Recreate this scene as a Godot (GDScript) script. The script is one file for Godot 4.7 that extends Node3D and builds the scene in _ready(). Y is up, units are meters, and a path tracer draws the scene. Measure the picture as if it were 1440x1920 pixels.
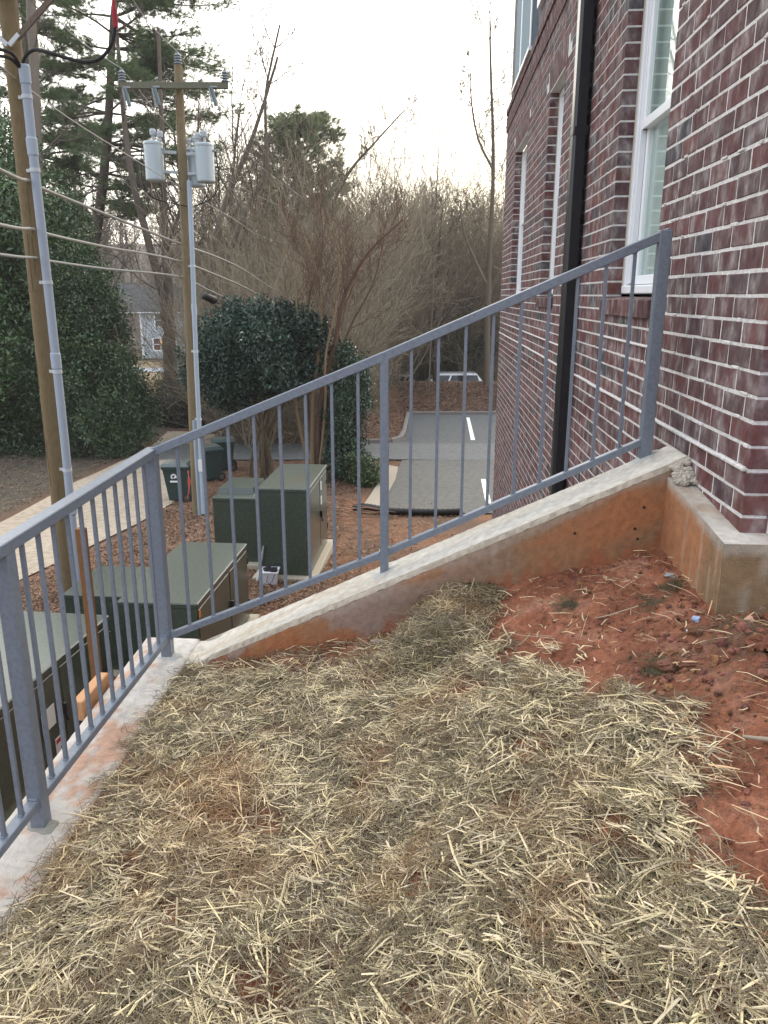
extends Node3D
# y is up, metres; the camera stands at the origin, 1.4 m above a red-clay terrace.
# The brick wall runs along U (away from the camera), N points out of the picture plane to the right of it.

const YAW := 0.061012
var U := Vector3(sin(YAW), 0, -cos(YAW))
var N := Vector3(cos(YAW), 0, sin(YAW))
var UP := Vector3.UP
var rng := RandomNumberGenerator.new()
var M := {}
var used := {}


# ---------------------------------------------------------------- mesh helpers
class Buf:
	var v := PackedVector3Array()
	var n := PackedVector3Array()
	var c := PackedColorArray()
	var i := PackedInt32Array()


func W(n: float, y: float, u: float) -> Vector3:
	return N * n + U * u + Vector3(0, y, 0)


func lin(r: float, g: float, b: float) -> Color:
	return Color(r, g, b).linear_to_srgb()


func poly(b: Buf, pts: Array, nrm: Vector3, col: Color) -> void:
	var s := b.v.size()
	for p in pts:
		b.v.append(p)
		b.n.append(nrm)
		b.c.append(col)
	var a0: Vector3 = pts[0]
	var a1: Vector3 = pts[1]
	var a2: Vector3 = pts[2]
	var ccw := (a1 - a0).cross(a2 - a0).dot(nrm) > 0.0
	for k in range(1, pts.size() - 1):
		b.i.append(s)
		if ccw:
			b.i.append(s + k + 1)
			b.i.append(s + k)
		else:
			b.i.append(s + k)
			b.i.append(s + k + 1)


func box(b: Buf, c: Vector3, X: Vector3, Y: Vector3, Z: Vector3, col: Color, bev := 0.0) -> void:
	var ax := [X, Y, Z]
	var un := [X.normalized(), Y.normalized(), Z.normalized()]
	for a in 3:
		var p: Vector3 = ax[(a + 1) % 3] - un[(a + 1) % 3] * bev
		var q: Vector3 = ax[(a + 2) % 3] - un[(a + 2) % 3] * bev
		for s in [-1.0, 1.0]:
			var o: Vector3 = c + ax[a] * s
			poly(b, [o - p - q, o + p - q, o + p + q, o - p + q], un[a] * s, col)
	if bev <= 0.0:
		return
	for a in 3:
		var a1 := (a + 1) % 3
		var a2 := (a + 2) % 3
		var along: Vector3 = ax[a] - un[a] * bev
		for s1 in [-1.0, 1.0]:
			for s2 in [-1.0, 1.0]:
				var e1: Vector3 = c + ax[a1] * s1 + (ax[a2] - un[a2] * bev) * s2
				var e2: Vector3 = c + ax[a2] * s2 + (ax[a1] - un[a1] * bev) * s1
				poly(b, [e1 - along, e1 + along, e2 + along, e2 - along], (un[a1] * s1 + un[a2] * s2).normalized(), col)
	for sx in [-1.0, 1.0]:
		for sy in [-1.0, 1.0]:
			for sz in [-1.0, 1.0]:
				var ix: Vector3 = (X - un[0] * bev) * sx
				var iy: Vector3 = (Y - un[1] * bev) * sy
				var iz: Vector3 = (Z - un[2] * bev) * sz
				poly(b, [c + X * sx + iy + iz, c + ix + Y * sy + iz, c + ix + iy + Z * sz], (un[0] * sx + un[1] * sy + un[2] * sz).normalized(), col)


func bar(b: Buf, p0: Vector3, p1: Vector3, w: float, h: float, col: Color, bev := 0.002, up := Vector3.UP) -> void:
	var t := (p1 - p0).normalized()
	var side := t.cross(up).normalized()
	var u2 := side.cross(t).normalized()
	box(b, (p0 + p1) * 0.5, t * (p0.distance_to(p1) * 0.5), u2 * (h * 0.5), side * (w * 0.5), col, bev)


func frustum(b: Buf, c0: Vector3, x0: Vector3, z0: Vector3, c1: Vector3, x1: Vector3, z1: Vector3, col: Color) -> void:
	var p := [c0 - x0 - z0, c0 + x0 - z0, c0 + x0 + z0, c0 - x0 + z0]
	var q := [c1 - x1 - z1, c1 + x1 - z1, c1 + x1 + z1, c1 - x1 + z1]
	var mid := (c0 + c1) * 0.5
	for k in 4:
		var l := (k + 1) % 4
		var nn: Vector3 = (p[l] - p[k]).cross(q[k] - p[k]).normalized()
		if nn.dot((p[k] + p[l]) * 0.5 - mid) < 0.0:
			nn = -nn
		poly(b, [p[k], p[l], q[l], q[k]], nn, col)
	var ax := (c1 - c0).normalized()
	poly(b, q, ax, col)
	poly(b, p, -ax, col)


func tube(b: Buf, pts: PackedVector3Array, rad: PackedFloat32Array, sides: int, col: Color, cap := false, col2 := Color(-1, 0, 0)) -> void:
	var cnt := pts.size()
	if cnt < 2:
		return
	var t := (pts[1] - pts[0]).normalized()
	var A := t.cross(Vector3.UP if absf(t.y) < 0.9 else Vector3.RIGHT).normalized()
	var s := b.v.size()
	for k in cnt:
		var tt := (pts[mini(k + 1, cnt - 1)] - pts[maxi(k - 1, 0)]).normalized()
		A = (A - tt * A.dot(tt)).normalized()
		var Bv := tt.cross(A)
		var kc := col if col2.r < 0.0 else col.lerp(col2, float(k) / (cnt - 1))
		for j in sides:
			var an := TAU * j / sides
			var d := A * cos(an) + Bv * sin(an)
			b.v.append(pts[k] + d * rad[k])
			b.n.append(d)
			b.c.append(kc)
	for k in cnt - 1:
		for j in sides:
			var a0 := s + k * sides + j
			var a1 := s + k * sides + (j + 1) % sides
			var c0 := a0 + sides
			var c1 := a1 + sides
			b.i.append_array([a0, c1, a1, a0, c0, c1])
	if cap:
		for e in [0, cnt - 1]:
			var ring := []
			for j in sides:
				ring.append(b.v[s + e * sides + j])
			poly(b, ring, (pts[1] - pts[0]).normalized() * -1.0 if e == 0 else (pts[cnt - 1] - pts[cnt - 2]).normalized(), col)


func rod(b: Buf, p0: Vector3, p1: Vector3, r: float, col: Color, sides := 8, cap := true, r1 := -1.0) -> void:
	tube(b, PackedVector3Array([p0, p1]), PackedFloat32Array([r, r if r1 < 0.0 else r1]), sides, col, cap)


func lathe(b: Buf, base: Vector3, axis: Vector3, prof: Array, sides: int, col: Color) -> void:   # prof: [radius, height] pairs, each band with its own crease
	for k in prof.size() - 1:
		var q0 = prof[k]
		var q1 = prof[k + 1]
		var t := axis.normalized()
		var A := t.cross(Vector3.UP if absf(t.y) < 0.9 else Vector3.RIGHT).normalized()
		var Bv := t.cross(A)
		var sl := Vector2(q1[1] - q0[1], q0[0] - q1[0]).normalized()
		var s := b.v.size()
		for e in 2:
			var q = q0 if e == 0 else q1
			for j in sides:
				var an := TAU * j / sides
				var d := A * cos(an) + Bv * sin(an)
				b.v.append(base + t * float(q[1]) + d * float(q[0]))
				b.n.append((d * sl.x + t * sl.y).normalized())
				b.c.append(col)
		for j in sides:
			var a0 := s + j
			var a1 := s + (j + 1) % sides
			b.i.append_array([a0, a1 + sides, a1, a0, a0 + sides, a1 + sides])


func grid(b: Buf, pts: PackedVector3Array, w: int, cols: PackedColorArray, hint: Vector3) -> void:
	var h := pts.size() / w
	var s := b.v.size()
	var c0 := (pts[1] - pts[0]).cross(pts[w] - pts[0])
	var flip := c0.dot(hint) < 0.0
	for r in h:
		for k in w:
			var dx := pts[r * w + mini(k + 1, w - 1)] - pts[r * w + maxi(k - 1, 0)]
			var dy := pts[mini(r + 1, h - 1) * w + k] - pts[maxi(r - 1, 0) * w + k]
			var nn := dx.cross(dy).normalized()
			b.v.append(pts[r * w + k])
			b.n.append(-nn if flip else nn)
			b.c.append(cols[r * w + k])
	for r in h - 1:
		for k in w - 1:
			var a := s + r * w + k
			if flip:
				b.i.append_array([a, a + 1, a + w, a + 1, a + w + 1, a + w])
			else:
				b.i.append_array([a, a + w, a + 1, a + 1, a + w, a + w + 1])


func to_mesh(b: Buf, off := Vector3.ZERO) -> ArrayMesh:
	var arr := []
	arr.resize(Mesh.ARRAY_MAX)
	var vv := b.v
	if off != Vector3.ZERO:
		vv = Transform3D(Basis(), -off) * vv
	arr[Mesh.ARRAY_VERTEX] = vv
	arr[Mesh.ARRAY_NORMAL] = b.n
	arr[Mesh.ARRAY_COLOR] = b.c
	arr[Mesh.ARRAY_INDEX] = b.i
	var m := ArrayMesh.new()
	m.add_surface_from_arrays(Mesh.PRIMITIVE_TRIANGLES, arr)
	return m


# ---------------------------------------------------------------- scene helpers
func numbered(called: String) -> String:
	var k: int = used.get(called, -1) + 1
	used[called] = k
	return called if k == 0 else "%s_%03d" % [called, k]


func tag(o: Node, label: String, category: String, group := "", kind := "") -> Node:
	if label:
		o.set_meta("label", label)
	if category:
		o.set_meta("category", category)
	if group:
		o.set_meta("group", group)
	if kind:
		o.set_meta("kind", kind)
	return o


func thing(called: String, label: String, category: String, at := Vector3.ZERO, group := "", kind := "") -> Node3D:
	var o := Node3D.new()
	o.name = numbered(called)
	add_child(o)
	o.position = at
	tag(o, label, category, group, kind)
	return o


func origin_of(p: Node) -> Vector3:
	var at := Vector3.ZERO
	while p != self:
		at += (p as Node3D).position
		p = p.get_parent()
	return at


func put(called: String, b: Buf, mat: Material, parent: Node = self, kind := "") -> MeshInstance3D:   # b is in world coordinates
	var o := MeshInstance3D.new()
	o.mesh = to_mesh(b, origin_of(parent))
	o.material_override = mat
	if parent == self:
		o.name = numbered(called)
		add_child(o)
	else:
		o.name = called
		parent.add_child(o, true)
	if kind:
		o.set_meta("kind", kind)
	return o


func solo(called: String, b: Buf, mat: Material, at: Vector3, label: String, category: String, group := "", kind := "") -> MeshInstance3D:
	var o := MeshInstance3D.new()
	o.mesh = to_mesh(b, at)
	o.material_override = mat
	o.name = numbered(called)
	o.position = at
	add_child(o)
	tag(o, label, category, group, kind)
	return o


func many(called: String, mesh: Mesh, xf: Array, cols: PackedColorArray, mat: Material, parent: Node = self) -> MultiMeshInstance3D:
	var mm := MultiMesh.new()
	mm.transform_format = MultiMesh.TRANSFORM_3D
	mm.use_colors = true
	mm.mesh = mesh
	mm.instance_count = xf.size()
	var at := origin_of(parent)
	for k in xf.size():
		var t: Transform3D = xf[k]
		t.origin -= at
		mm.set_instance_transform(k, t)
		mm.set_instance_color(k, cols[k])
	var o := MultiMeshInstance3D.new()
	o.multimesh = mm
	o.material_override = mat
	o.set_meta("kind", "stuff")
	if parent == self:
		o.name = numbered(called)
		add_child(o)
	else:
		o.name = called
		parent.add_child(o, true)
	return o


func dup(src: Node3D, at: Vector3, turn: float, label: String, size := 1.0) -> Node3D:
	var o: Node3D = src.duplicate()
	var base := String(src.name)
	if base.right(3).is_valid_int():
		base = base.left(base.length() - 4)
	o.name = numbered(base)
	add_child(o)
	o.position = at
	o.rotation.y = turn
	o.scale = Vector3.ONE * size
	o.set_meta("label", label)
	return o


func rf(a: float, b: float) -> float:
	return rng.randf_range(a, b)


func rdir() -> Vector3:
	while true:
		var d := Vector3(rf(-1, 1), rf(-1, 1), rf(-1, 1))
		var l := d.length()
		if l > 0.05 and l < 1.0:
			return d / l
	return Vector3.UP


func rbasis(sc: float) -> Basis:
	return Basis(rdir(), rf(0, TAU)).scaled(Vector3.ONE * sc)


# ---------------------------------------------------------------- materials
func ntex(sd: int, freq: float, stops: Array, size := 512, oct := 5, type := FastNoiseLite.TYPE_SIMPLEX) -> NoiseTexture2D:
	var ns := FastNoiseLite.new()
	ns.seed = sd
	ns.noise_type = type
	ns.frequency = freq
	ns.fractal_octaves = oct
	ns.fractal_gain = 0.6
	var t := NoiseTexture2D.new()
	t.width = size
	t.height = size
	t.seamless = true
	t.noise = ns
	var g := Gradient.new()
	var off := PackedFloat32Array()
	var cc := PackedColorArray()
	for s in stops:
		off.append(s[0])
		cc.append(Color(s[1], s[1], s[1]).linear_to_srgb() if s[1] is float else (s[1] as Color).linear_to_srgb())
	g.offsets = off
	g.colors = cc
	t.color_ramp = g
	return t


func mat(col: Color, rough := 0.8, metal := 0.0) -> StandardMaterial3D:   # col is a linear base colour; it multiplies the mesh's vertex colours
	var m := StandardMaterial3D.new()
	m.albedo_color = col.linear_to_srgb()
	m.roughness = rough
	m.metallic = metal
	m.vertex_color_use_as_albedo = true
	return m


func tri(m: StandardMaterial3D, sx: float, sy := -1.0) -> StandardMaterial3D:
	m.uv1_triplanar = true
	m.uv1_world_triplanar = true
	m.uv1_scale = Vector3(1.0 / sx, 1.0 / (sx if sy < 0.0 else sy), 1.0 / sx)
	return m


func bump(m: StandardMaterial3D, t: Texture2D, cm: float) -> StandardMaterial3D:
	m.heightmap_enabled = true
	m.heightmap_texture = t
	m.heightmap_scale = cm
	return m


func detail(m: StandardMaterial3D, col: Color, mask: Texture2D) -> StandardMaterial3D:
	m.detail_enabled = true
	var im := Image.create(8, 8, false, Image.FORMAT_RGBA8)
	im.fill(col.linear_to_srgb())
	m.detail_albedo = ImageTexture.create_from_image(im)
	m.detail_mask = mask
	return m


var T := {}


func materials() -> void:
	T.fine = ntex(1, 0.03, [[0.0, 0.45], [0.5, 0.75], [1.0, 1.0]])
	T.soft = ntex(12, 0.02, [[0.0, 0.72], [0.5, 0.9], [1.0, 1.0]])
	T.rough = ntex(2, 0.02, [[0.0, 0.0], [1.0, 1.0]])
	T.grit = ntex(3, 0.09, [[0.0, 0.0], [1.0, 1.0]], 512, 4)
	T.efflo = ntex(4, 0.011, [[0.0, 0.0], [0.5, 0.015], [0.68, 0.06], [0.8, 0.13], [0.92, 0.34], [1.0, 0.5]], 1024, 7)
	T.clay = ntex(5, 0.008, [[0.0, 0.0], [0.5, 0.0], [0.64, 0.6], [1.0, 0.85]], 1024, 6)
	T.cell = ntex(6, 0.05, [[0.0, 0.0], [1.0, 1.0]], 512, 3, FastNoiseLite.TYPE_CELLULAR)
	T.wood = ntex(7, 0.02, [[0.0, 0.4], [0.4, 0.8], [1.0, 1.0]], 512, 6)
	var tones := [[0.112, 0.031, 0.033], [0.088, 0.026, 0.029], [0.13, 0.034, 0.033], [0.07, 0.028, 0.034], [0.104, 0.037, 0.041], [0.14, 0.043, 0.034], [0.04, 0.036, 0.047], [0.09, 0.041, 0.045]]
	M.brick = []
	for t in tones:
		M.brick.append(bump(detail(tri(brick_base(t), 1.7, 2.6), Color(0.5, 0.47, 0.46), T.efflo), T.grit, 0.25))
	M.courses = bump(detail(tri(brick_base([1.0, 1.0, 1.0]), 1.7, 2.6), Color(0.5, 0.47, 0.46), T.efflo), T.grit, 0.25)
	M.mortar = bump(tri(mat(Color(0.68, 0.66, 0.64), 0.95), 0.4), T.rough, 0.6)
	M.mortar.albedo_texture = T.soft
	M.concrete = bump(tri(mat(Color(1, 1, 1), 0.9), 0.5), T.grit, 0.2)
	M.concrete.albedo_texture = T.soft
	M.rail = bump(tri(mat(Color(0.18, 0.208, 0.25), 0.32), 0.3), T.grit, 0.03)
	M.rail.albedo_texture = T.soft
	M.soil = bump(tri(mat(Color(1, 1, 1), 0.95), 0.35), T.rough, 1.6)
	M.soil.albedo_texture = T.fine
	M.plain = mat(Color(1, 1, 1), 0.85)
	M.straw = mat(Color(1, 1, 1), 0.6)
	M.straw.backlight_enabled = true
	M.straw.backlight = Color(0.25, 0.25, 0.25)
	M.steel_green = bump(tri(mat(Color(0.052, 0.076, 0.056), 0.3), 0.6), T.grit, 0.05)
	M.steel_green.albedo_texture = T.fine
	detail(M.steel_green, Color(0.22, 0.25, 0.22), ntex(21, 0.012, [[0.0, 0.0], [0.6, 0.0], [0.85, 0.02], [1.0, 0.07]], 512, 6))
	M.steel_green.clearcoat_enabled = true
	M.steel_green.clearcoat = 0.6
	M.steel_green.clearcoat_roughness = 0.25
	M.dark = mat(Color(0.012, 0.012, 0.013), 0.5)
	M.black_metal = mat(Color(0.012, 0.013, 0.016), 0.25)
	M.vinyl = mat(Color(0.78, 0.8, 0.82), 0.35)
	M.pvc = mat(Color(0.36, 0.42, 0.47), 0.45)
	M.pole = bump(tri(mat(Color(1, 1, 1), 0.85), 0.12, 2.2), T.rough, 0.8)
	M.pole.albedo_texture = T.wood
	M.lumber = tri(mat(Color(1, 1, 1), 0.75), 0.08, 1.0)
	M.lumber.albedo_texture = T.wood
	M.bark = bump(tri(mat(Color(1, 1, 1), 0.9), 0.25, 1.0), T.rough, 2.0)
	M.bark.albedo_texture = T.wood
	M.leaf = mat(Color(1, 1, 1), 0.3)
	M.leaf.backlight_enabled = true
	M.leaf.backlight = Color(0.2, 0.2, 0.2)
	M.needle = mat(Color(1, 1, 1), 0.6)
	M.needle.backlight_enabled = true
	M.needle.backlight = Color(0.8, 0.8, 0.8)
	M.litter = mat(Color(1, 1, 1), 0.85)
	M.asphalt = bump(tri(mat(Color(1, 1, 1), 0.85), 2.5), T.grit, 0.6)
	M.asphalt.albedo_texture = ntex(11, 0.008, [[0.0, 0.6], [0.4, 0.78], [0.6, 0.92], [1.0, 1.0]], 1024, 8)
	M.ground = bump(tri(mat(Color(1, 1, 1), 0.95), 1.6), T.rough, 4.0)
	M.ground.albedo_texture = T.fine
	M.paint = mat(Color(0.8, 0.8, 0.78), 0.6)
	M.siding = mat(Color(0.42, 0.475, 0.51), 0.6)
	M.car = mat(Color(0.8, 0.81, 0.82), 0.25)
	M.car.clearcoat_enabled = true
	M.glass = StandardMaterial3D.new()
	M.glass.transparency = BaseMaterial3D.TRANSPARENCY_ALPHA
	M.glass.albedo_color = Color(0.75, 0.9, 0.86, 0.16)
	M.glass.roughness = 0.02
	M.glass_dark = mat(Color(0.02, 0.025, 0.03), 0.06)


func brick_base(t: Array) -> StandardMaterial3D:
	var m := mat(Color(t[0], t[1], t[2]), 0.85)
	m.albedo_texture = T.fine
	m.metallic_specular = 0.25
	return m


# ---------------------------------------------------------------- heights
const SN := [-1.6, -1.13, -0.8, -0.23, 0.2, 0.6, 1.0, 1.5, 2.6]
const SY := [-1.7, -1.69, -1.62, -1.488, -1.29, -1.15, -1.05, -1.0, -0.95]
const GD := [-60.0, 12.0, 17.6, 23.0, 35.0, 50.0, 87.0, 100.0, 150.0, 200.0, 420.0]
const GY := [-4.6, -4.65, -5.0, -5.25, -5.5, -6.0, -6.9, -7.0, 7.5, 12.0, 12.0]
var bumps := FastNoiseLite.new()


func interp(x: float, xs: Array, ys: Array) -> float:
	if x <= xs[0]:
		return ys[0]
	for k in range(1, xs.size()):
		if x <= xs[k]:
			return lerpf(ys[k - 1], ys[k], (x - xs[k - 1]) / (xs[k] - xs[k - 1]))
	return ys[-1]


func soil_y(n: float, u: float) -> float:   # the terrace between the two retaining walls and the building
	var y := interp(n, SN, SY)
	var near_wall := clampf((n + 1.12) / 0.1, 0.0, 1.0)
	y += near_wall * (bumps.get_noise_2d(n * 60.0, u * 60.0) * 0.03 + bumps.get_noise_2d(n * 200.0, u * 200.0 + 90.0) * 0.02 + bumps.get_noise_2d(n * 700.0, u * 700.0 + 30.0) * 0.008)
	var dm := Vector2(n - 0.07 - (u - 2.95) * 0.25, (u - 2.98) * 0.42)   # the roll of hay against the wall
	y += 0.085 * exp(-dm.length_squared() / 0.0085)
	var dr := Vector2(n - 0.98, u - 2.15)                                 # clods heaped by the corner
	y += 0.03 * exp(-dr.length_squared() / 0.05)
	return y


func ground_y(x: float, d: float) -> float:
	var y := interp(d, GD, GY)
	var bank := clampf((d - 37.3) / 4.7, 0.0, 1.0) * clampf((46.0 - d) / 3.0, 0.0, 1.0)
	bank = bank * bank * (3.0 - 2.0 * bank)
	y += bank * 1.15 * clampf((x + 3.0) / 3.0, 0.0, 1.0)
	var bed := clampf((2.2 - Vector2((x + 1.3) * 0.9, (d - 22.5) * 0.6).length()) / 2.2, 0.0, 1.0)
	return y + bed * 0.12


func on_ground(x: float, d: float, up := 0.0) -> Vector3:
	return Vector3(x, ground_y(x, d) + up, -d)


# ---------------------------------------------------------------- main
func _ready() -> void:
	rng.seed = 7
	bumps.seed = 3
	bumps.frequency = 0.05
	bumps.fractal_octaves = 4
	camera_sky_sun()
	materials()
	terrain()
	building()
	retaining_wall()
	railing()
	soil_and_straw()
	cabinets()
	poles_and_wires()
	street_things()
	trees()
	far_things()


func camera_sky_sun() -> void:
	var cam := Camera3D.new()
	cam.name = "camera"
	cam.rotation.x = -0.27365
	cam.fov = 67.03
	cam.near = 0.05
	cam.far = 900.0
	add_child(cam)
	var im := Image.create(512, 256, false, Image.FORMAT_RGBF)
	var glow := Vector3(sin(0.12), sin(0.05), -cos(0.12)).normalized()
	for py in 256:
		var th := PI * (py + 0.5) / 256.0
		for px in 512:
			var az := TAU * (px + 0.5) / 512.0
			var d := Vector3(sin(az) * sin(th), cos(th), -cos(az) * sin(th))
			var west := pow(0.5 + 0.5 * d.dot(Vector3(0.1, 0.0, -1.0).normalized()), 1.6)
			var el := clampf(d.y, 0.0, 1.0)
			var low := Color(0.42, 0.44, 0.5).lerp(Color(1.4, 1.3, 1.1), west)
			var high := Color(0.62, 0.68, 0.8).lerp(Color(1.32, 1.32, 1.3), west)
			var c := low.lerp(high, pow(el, 0.45))
			var ang := acos(clampf(d.dot(glow), -1.0, 1.0))
			var g := exp(-ang * ang / 0.11)
			c = c.lerp(Color(1.5, 1.17, 0.52), g * 0.9 * exp(-el * 8.0))
			if d.y < 0.0:
				c = c.lerp(Color(0.12, 0.1, 0.08), clampf(-d.y * 6.0, 0.0, 1.0))
			im.set_pixel(px, py, c)
	var ps := PanoramaSkyMaterial.new()
	ps.panorama = ImageTexture.create_from_image(im)
	var sky := Sky.new()
	sky.sky_material = ps
	var env := Environment.new()
	env.background_mode = Environment.BG_SKY
	env.sky = sky
	env.background_energy_multiplier = 1.0
	env.ambient_light_source = Environment.AMBIENT_SOURCE_SKY
	env.tonemap_mode = Environment.TONE_MAPPER_LINEAR
	env.tonemap_exposure = 2.5
	env.fog_enabled = true
	env.fog_density = 0.0007
	env.fog_light_color = Color(0.93, 0.92, 0.9)
	env.sdfgi_enabled = true
	env.ssao_enabled = true
	env.ssil_enabled = true
	var we := WorldEnvironment.new()
	we.name = "world_environment"
	we.environment = env
	add_child(we)
	var sun := DirectionalLight3D.new()
	sun.name = "sun"
	sun.light_energy = 0.2
	sun.light_color = Color(1.0, 0.93, 0.82)
	sun.light_angular_distance = 25.0
	sun.shadow_enabled = true
	add_child(sun)
	sun.look_at_from_position(Vector3.ZERO, Vector3(-0.25, -0.75, 0.9))


func sheet(called: String, mtl: Material, outline: Array, up: float, col: Color, parent: Node = self, step := 1.0) -> MeshInstance3D:   # a paved strip between two rows of [x, d] points, laid on the ground
	var b := Buf.new()
	var left: Array = outline[0]
	var right: Array = outline[1]
	var rows := []
	for k in left.size() - 1:
		var seg := maxi(1, int(ceil(absf(left[k + 1][1] - left[k][1]) / step)))
		for q in seg:
			var t := float(q) / seg
			rows.append([Vector2(left[k][0], left[k][1]).lerp(Vector2(left[k + 1][0], left[k + 1][1]), t), Vector2(right[k][0], right[k][1]).lerp(Vector2(right[k + 1][0], right[k + 1][1]), t)])
	rows.append([Vector2(left[-1][0], left[-1][1]), Vector2(right[-1][0], right[-1][1])])
	var pts := PackedVector3Array()
	var cols := PackedColorArray()
	var w := 9
	for r in rows:
		for k in w:
			var p: Vector2 = (r[0] as Vector2).lerp(r[1], float(k) / (w - 1))
			pts.append(on_ground(p.x, p.y, up))
			var j := 1.0 + 0.12 * bumps.get_noise_2d(p.x * 6.0, p.y * 6.0)
			cols.append(Color(col.r * j, col.g * j, col.b * j))
	grid(b, pts, w, cols, Vector3.UP)
	return put(called, b, mtl, parent)


func terrain() -> void:
	var xs := []
	var x := -180.0
	while x < 181.0:
		xs.append(x)
		x += 0.7 if x > -16.0 and x < 9.0 else (3.0 if absf(x) < 45.0 else 15.0)
	var ds := [-60.0, -30.0, -10.0, 0.0, 3.0, 6.0, 9.0, 10.5]
	var d := 12.0
	while d < 60.0:
		ds.append(d)
		d += 0.7
	for e in [17.6, 23.0, 35.0, 50.0]:
		ds.append(e)
	for e in [64.0, 70.0, 80.0, 87.0, 94.0, 100.0, 110.0, 120.0, 130.0, 140.0, 150.0, 165.0, 180.0, 200.0, 260.0, 420.0]:
		ds.append(e)
	ds.sort()
	var pts := PackedVector3Array()
	var cols := PackedColorArray()
	for dd in ds:
		for xx in xs:
			pts.append(on_ground(xx, dd))
			var nz := bumps.get_noise_2d(xx * 9.0, dd * 9.0)
			var c := Color(0.13, 0.075, 0.045).lerp(Color(0.2, 0.1, 0.055), clampf(0.5 + nz, 0.0, 1.0))          # leaf litter over clay
			if xx > -2.2 and dd < 19.5:
				c = c.lerp(Color(0.27, 0.125, 0.062), clampf(0.7 + nz * 1.5, 0.0, 1.0))                             # bare clay beside the building
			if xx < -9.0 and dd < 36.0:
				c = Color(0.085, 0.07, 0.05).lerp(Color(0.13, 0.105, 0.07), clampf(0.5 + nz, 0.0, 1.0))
			if xx < 0.0 and dd > 37.0 and dd < 100.0:
				c = c.lerp(Color(0.25, 0.19, 0.1), clampf(0.75 + nz, 0.0, 1.0))                                     # dry winter lawn
			if dd >= 100.0:
				c = Color(0.12, 0.1, 0.08).lerp(Color(0.16, 0.125, 0.095), clampf(0.5 + nz, 0.0, 1.0))
			cols.append(c)
	var b := Buf.new()
	grid(b, pts, xs.size(), cols, Vector3.UP)
	tag(put("ground", b, M.ground), "leaf-strewn red clay ground falling away below the retaining wall", "ground", "", "structure")
	var dr := sheet("driveway", M.asphalt, [[[-8.6, 4.0], [-8.6, 12.0], [-8.6, 16.5], [-8.85, 21.6], [-8.5, 27.9], [-8.9, 31.5]], [[-6.9, 4.0], [-6.2, 12.0], [-5.5, 16.5], [-5.3, 19.0], [-5.7, 24.6], [-6.6, 31.5]]], 0.03, Color(0.42, 0.35, 0.265))
	tag(dr, "sandy concrete driveway running past the poles and carts", "driveway", "", "structure")
	var lane := sheet("lane", M.asphalt, [[[-8.4, 25.2], [-8.4, 28.4]], [[12.0, 25.0], [12.0, 28.4]]], 0.04, Color(0.128, 0.135, 0.136))
	tag(lane, "pale asphalt lane crossing between driveway and parking lot", "lane", "", "structure")
	var lot := thing("parking_lot", "grey asphalt parking lot beside the end of the brick building", "parking lot", on_ground(3.0, 24.0), "", "structure")
	sheet("asphalt_apron", M.asphalt, [[[-0.1, 17.6], [0.45, 23.6], [0.6, 25.2]], [[12.0, 17.6], [12.0, 23.6], [12.0, 25.0]]], 0.034, Color(0.115, 0.115, 0.106), lot)
	sheet("asphalt_stall", M.asphalt, [[[-0.2, 28.3], [0.75, 29.6], [1.2, 37.0]], [[12.0, 28.3], [12.0, 29.6], [12.0, 37.2]]], 0.036, Color(0.092, 0.099, 0.102), lot)
	sheet("painted_line", M.paint, [[[3.83, 35.8], [3.32, 29.2]], [[3.97, 35.8], [3.48, 29.2]]], 0.045, Color(1, 1, 1), lot)
	sheet("painted_line", M.paint, [[[2.82, 21.9], [2.48, 17.95]], [[2.95, 21.9], [2.62, 17.95]]], 0.045, Color(1, 1, 1), lot)
	var kerb_runs := [[[-3.2, 28.6], [-0.6, 28.6], [0.25, 28.75], [0.6, 29.4], [0.8, 31.0], [1.15, 37.1]], [[1.15, 37.1], [3.4, 37.2], [5.6, 37.25], [8.0, 37.3], [11.0, 37.3]]]
	var kerb_names := ["weathered concrete kerb curving round the leaf-covered planting bed", "straight concrete kerb below the leaf bank behind the parking stalls"]
	for k in 2:
		var kb := Buf.new()
		for q in kerb_runs[k].size() - 1:
			var a = kerb_runs[k][q]
			var e = kerb_runs[k][q + 1]
			bar(kb, on_ground(a[0], a[1], 0.06), on_ground(e[0], e[1], 0.06), 0.16, 0.22, Color(0.2, 0.185, 0.165), 0.03)
		tag(put("kerb", kb, M.concrete), kerb_names[k], "kerb", "", "structure")
	var gut := sheet("kerb", M.concrete, [[[-0.55, 18.1], [-0.1, 21.5], [0.05, 24.0]], [[-0.1, 18.1], [0.32, 21.5], [0.45, 23.7]]], 0.06, Color(0.36, 0.31, 0.24))
	tag(gut, "wide flat tan concrete kerb along the left side of the lot", "kerb", "", "structure")
	var street := sheet("street", M.asphalt, [[[-70.0, 67.0], [-70.0, 73.0]], [[20.0, 67.0], [20.0, 73.0]]], 0.06, Color(0.2, 0.22, 0.24))
	tag(street, "grey street in front of the pale blue house", "street", "", "structure")
	# fallen leaves and pine straw
	var lb := Buf.new()
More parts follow.
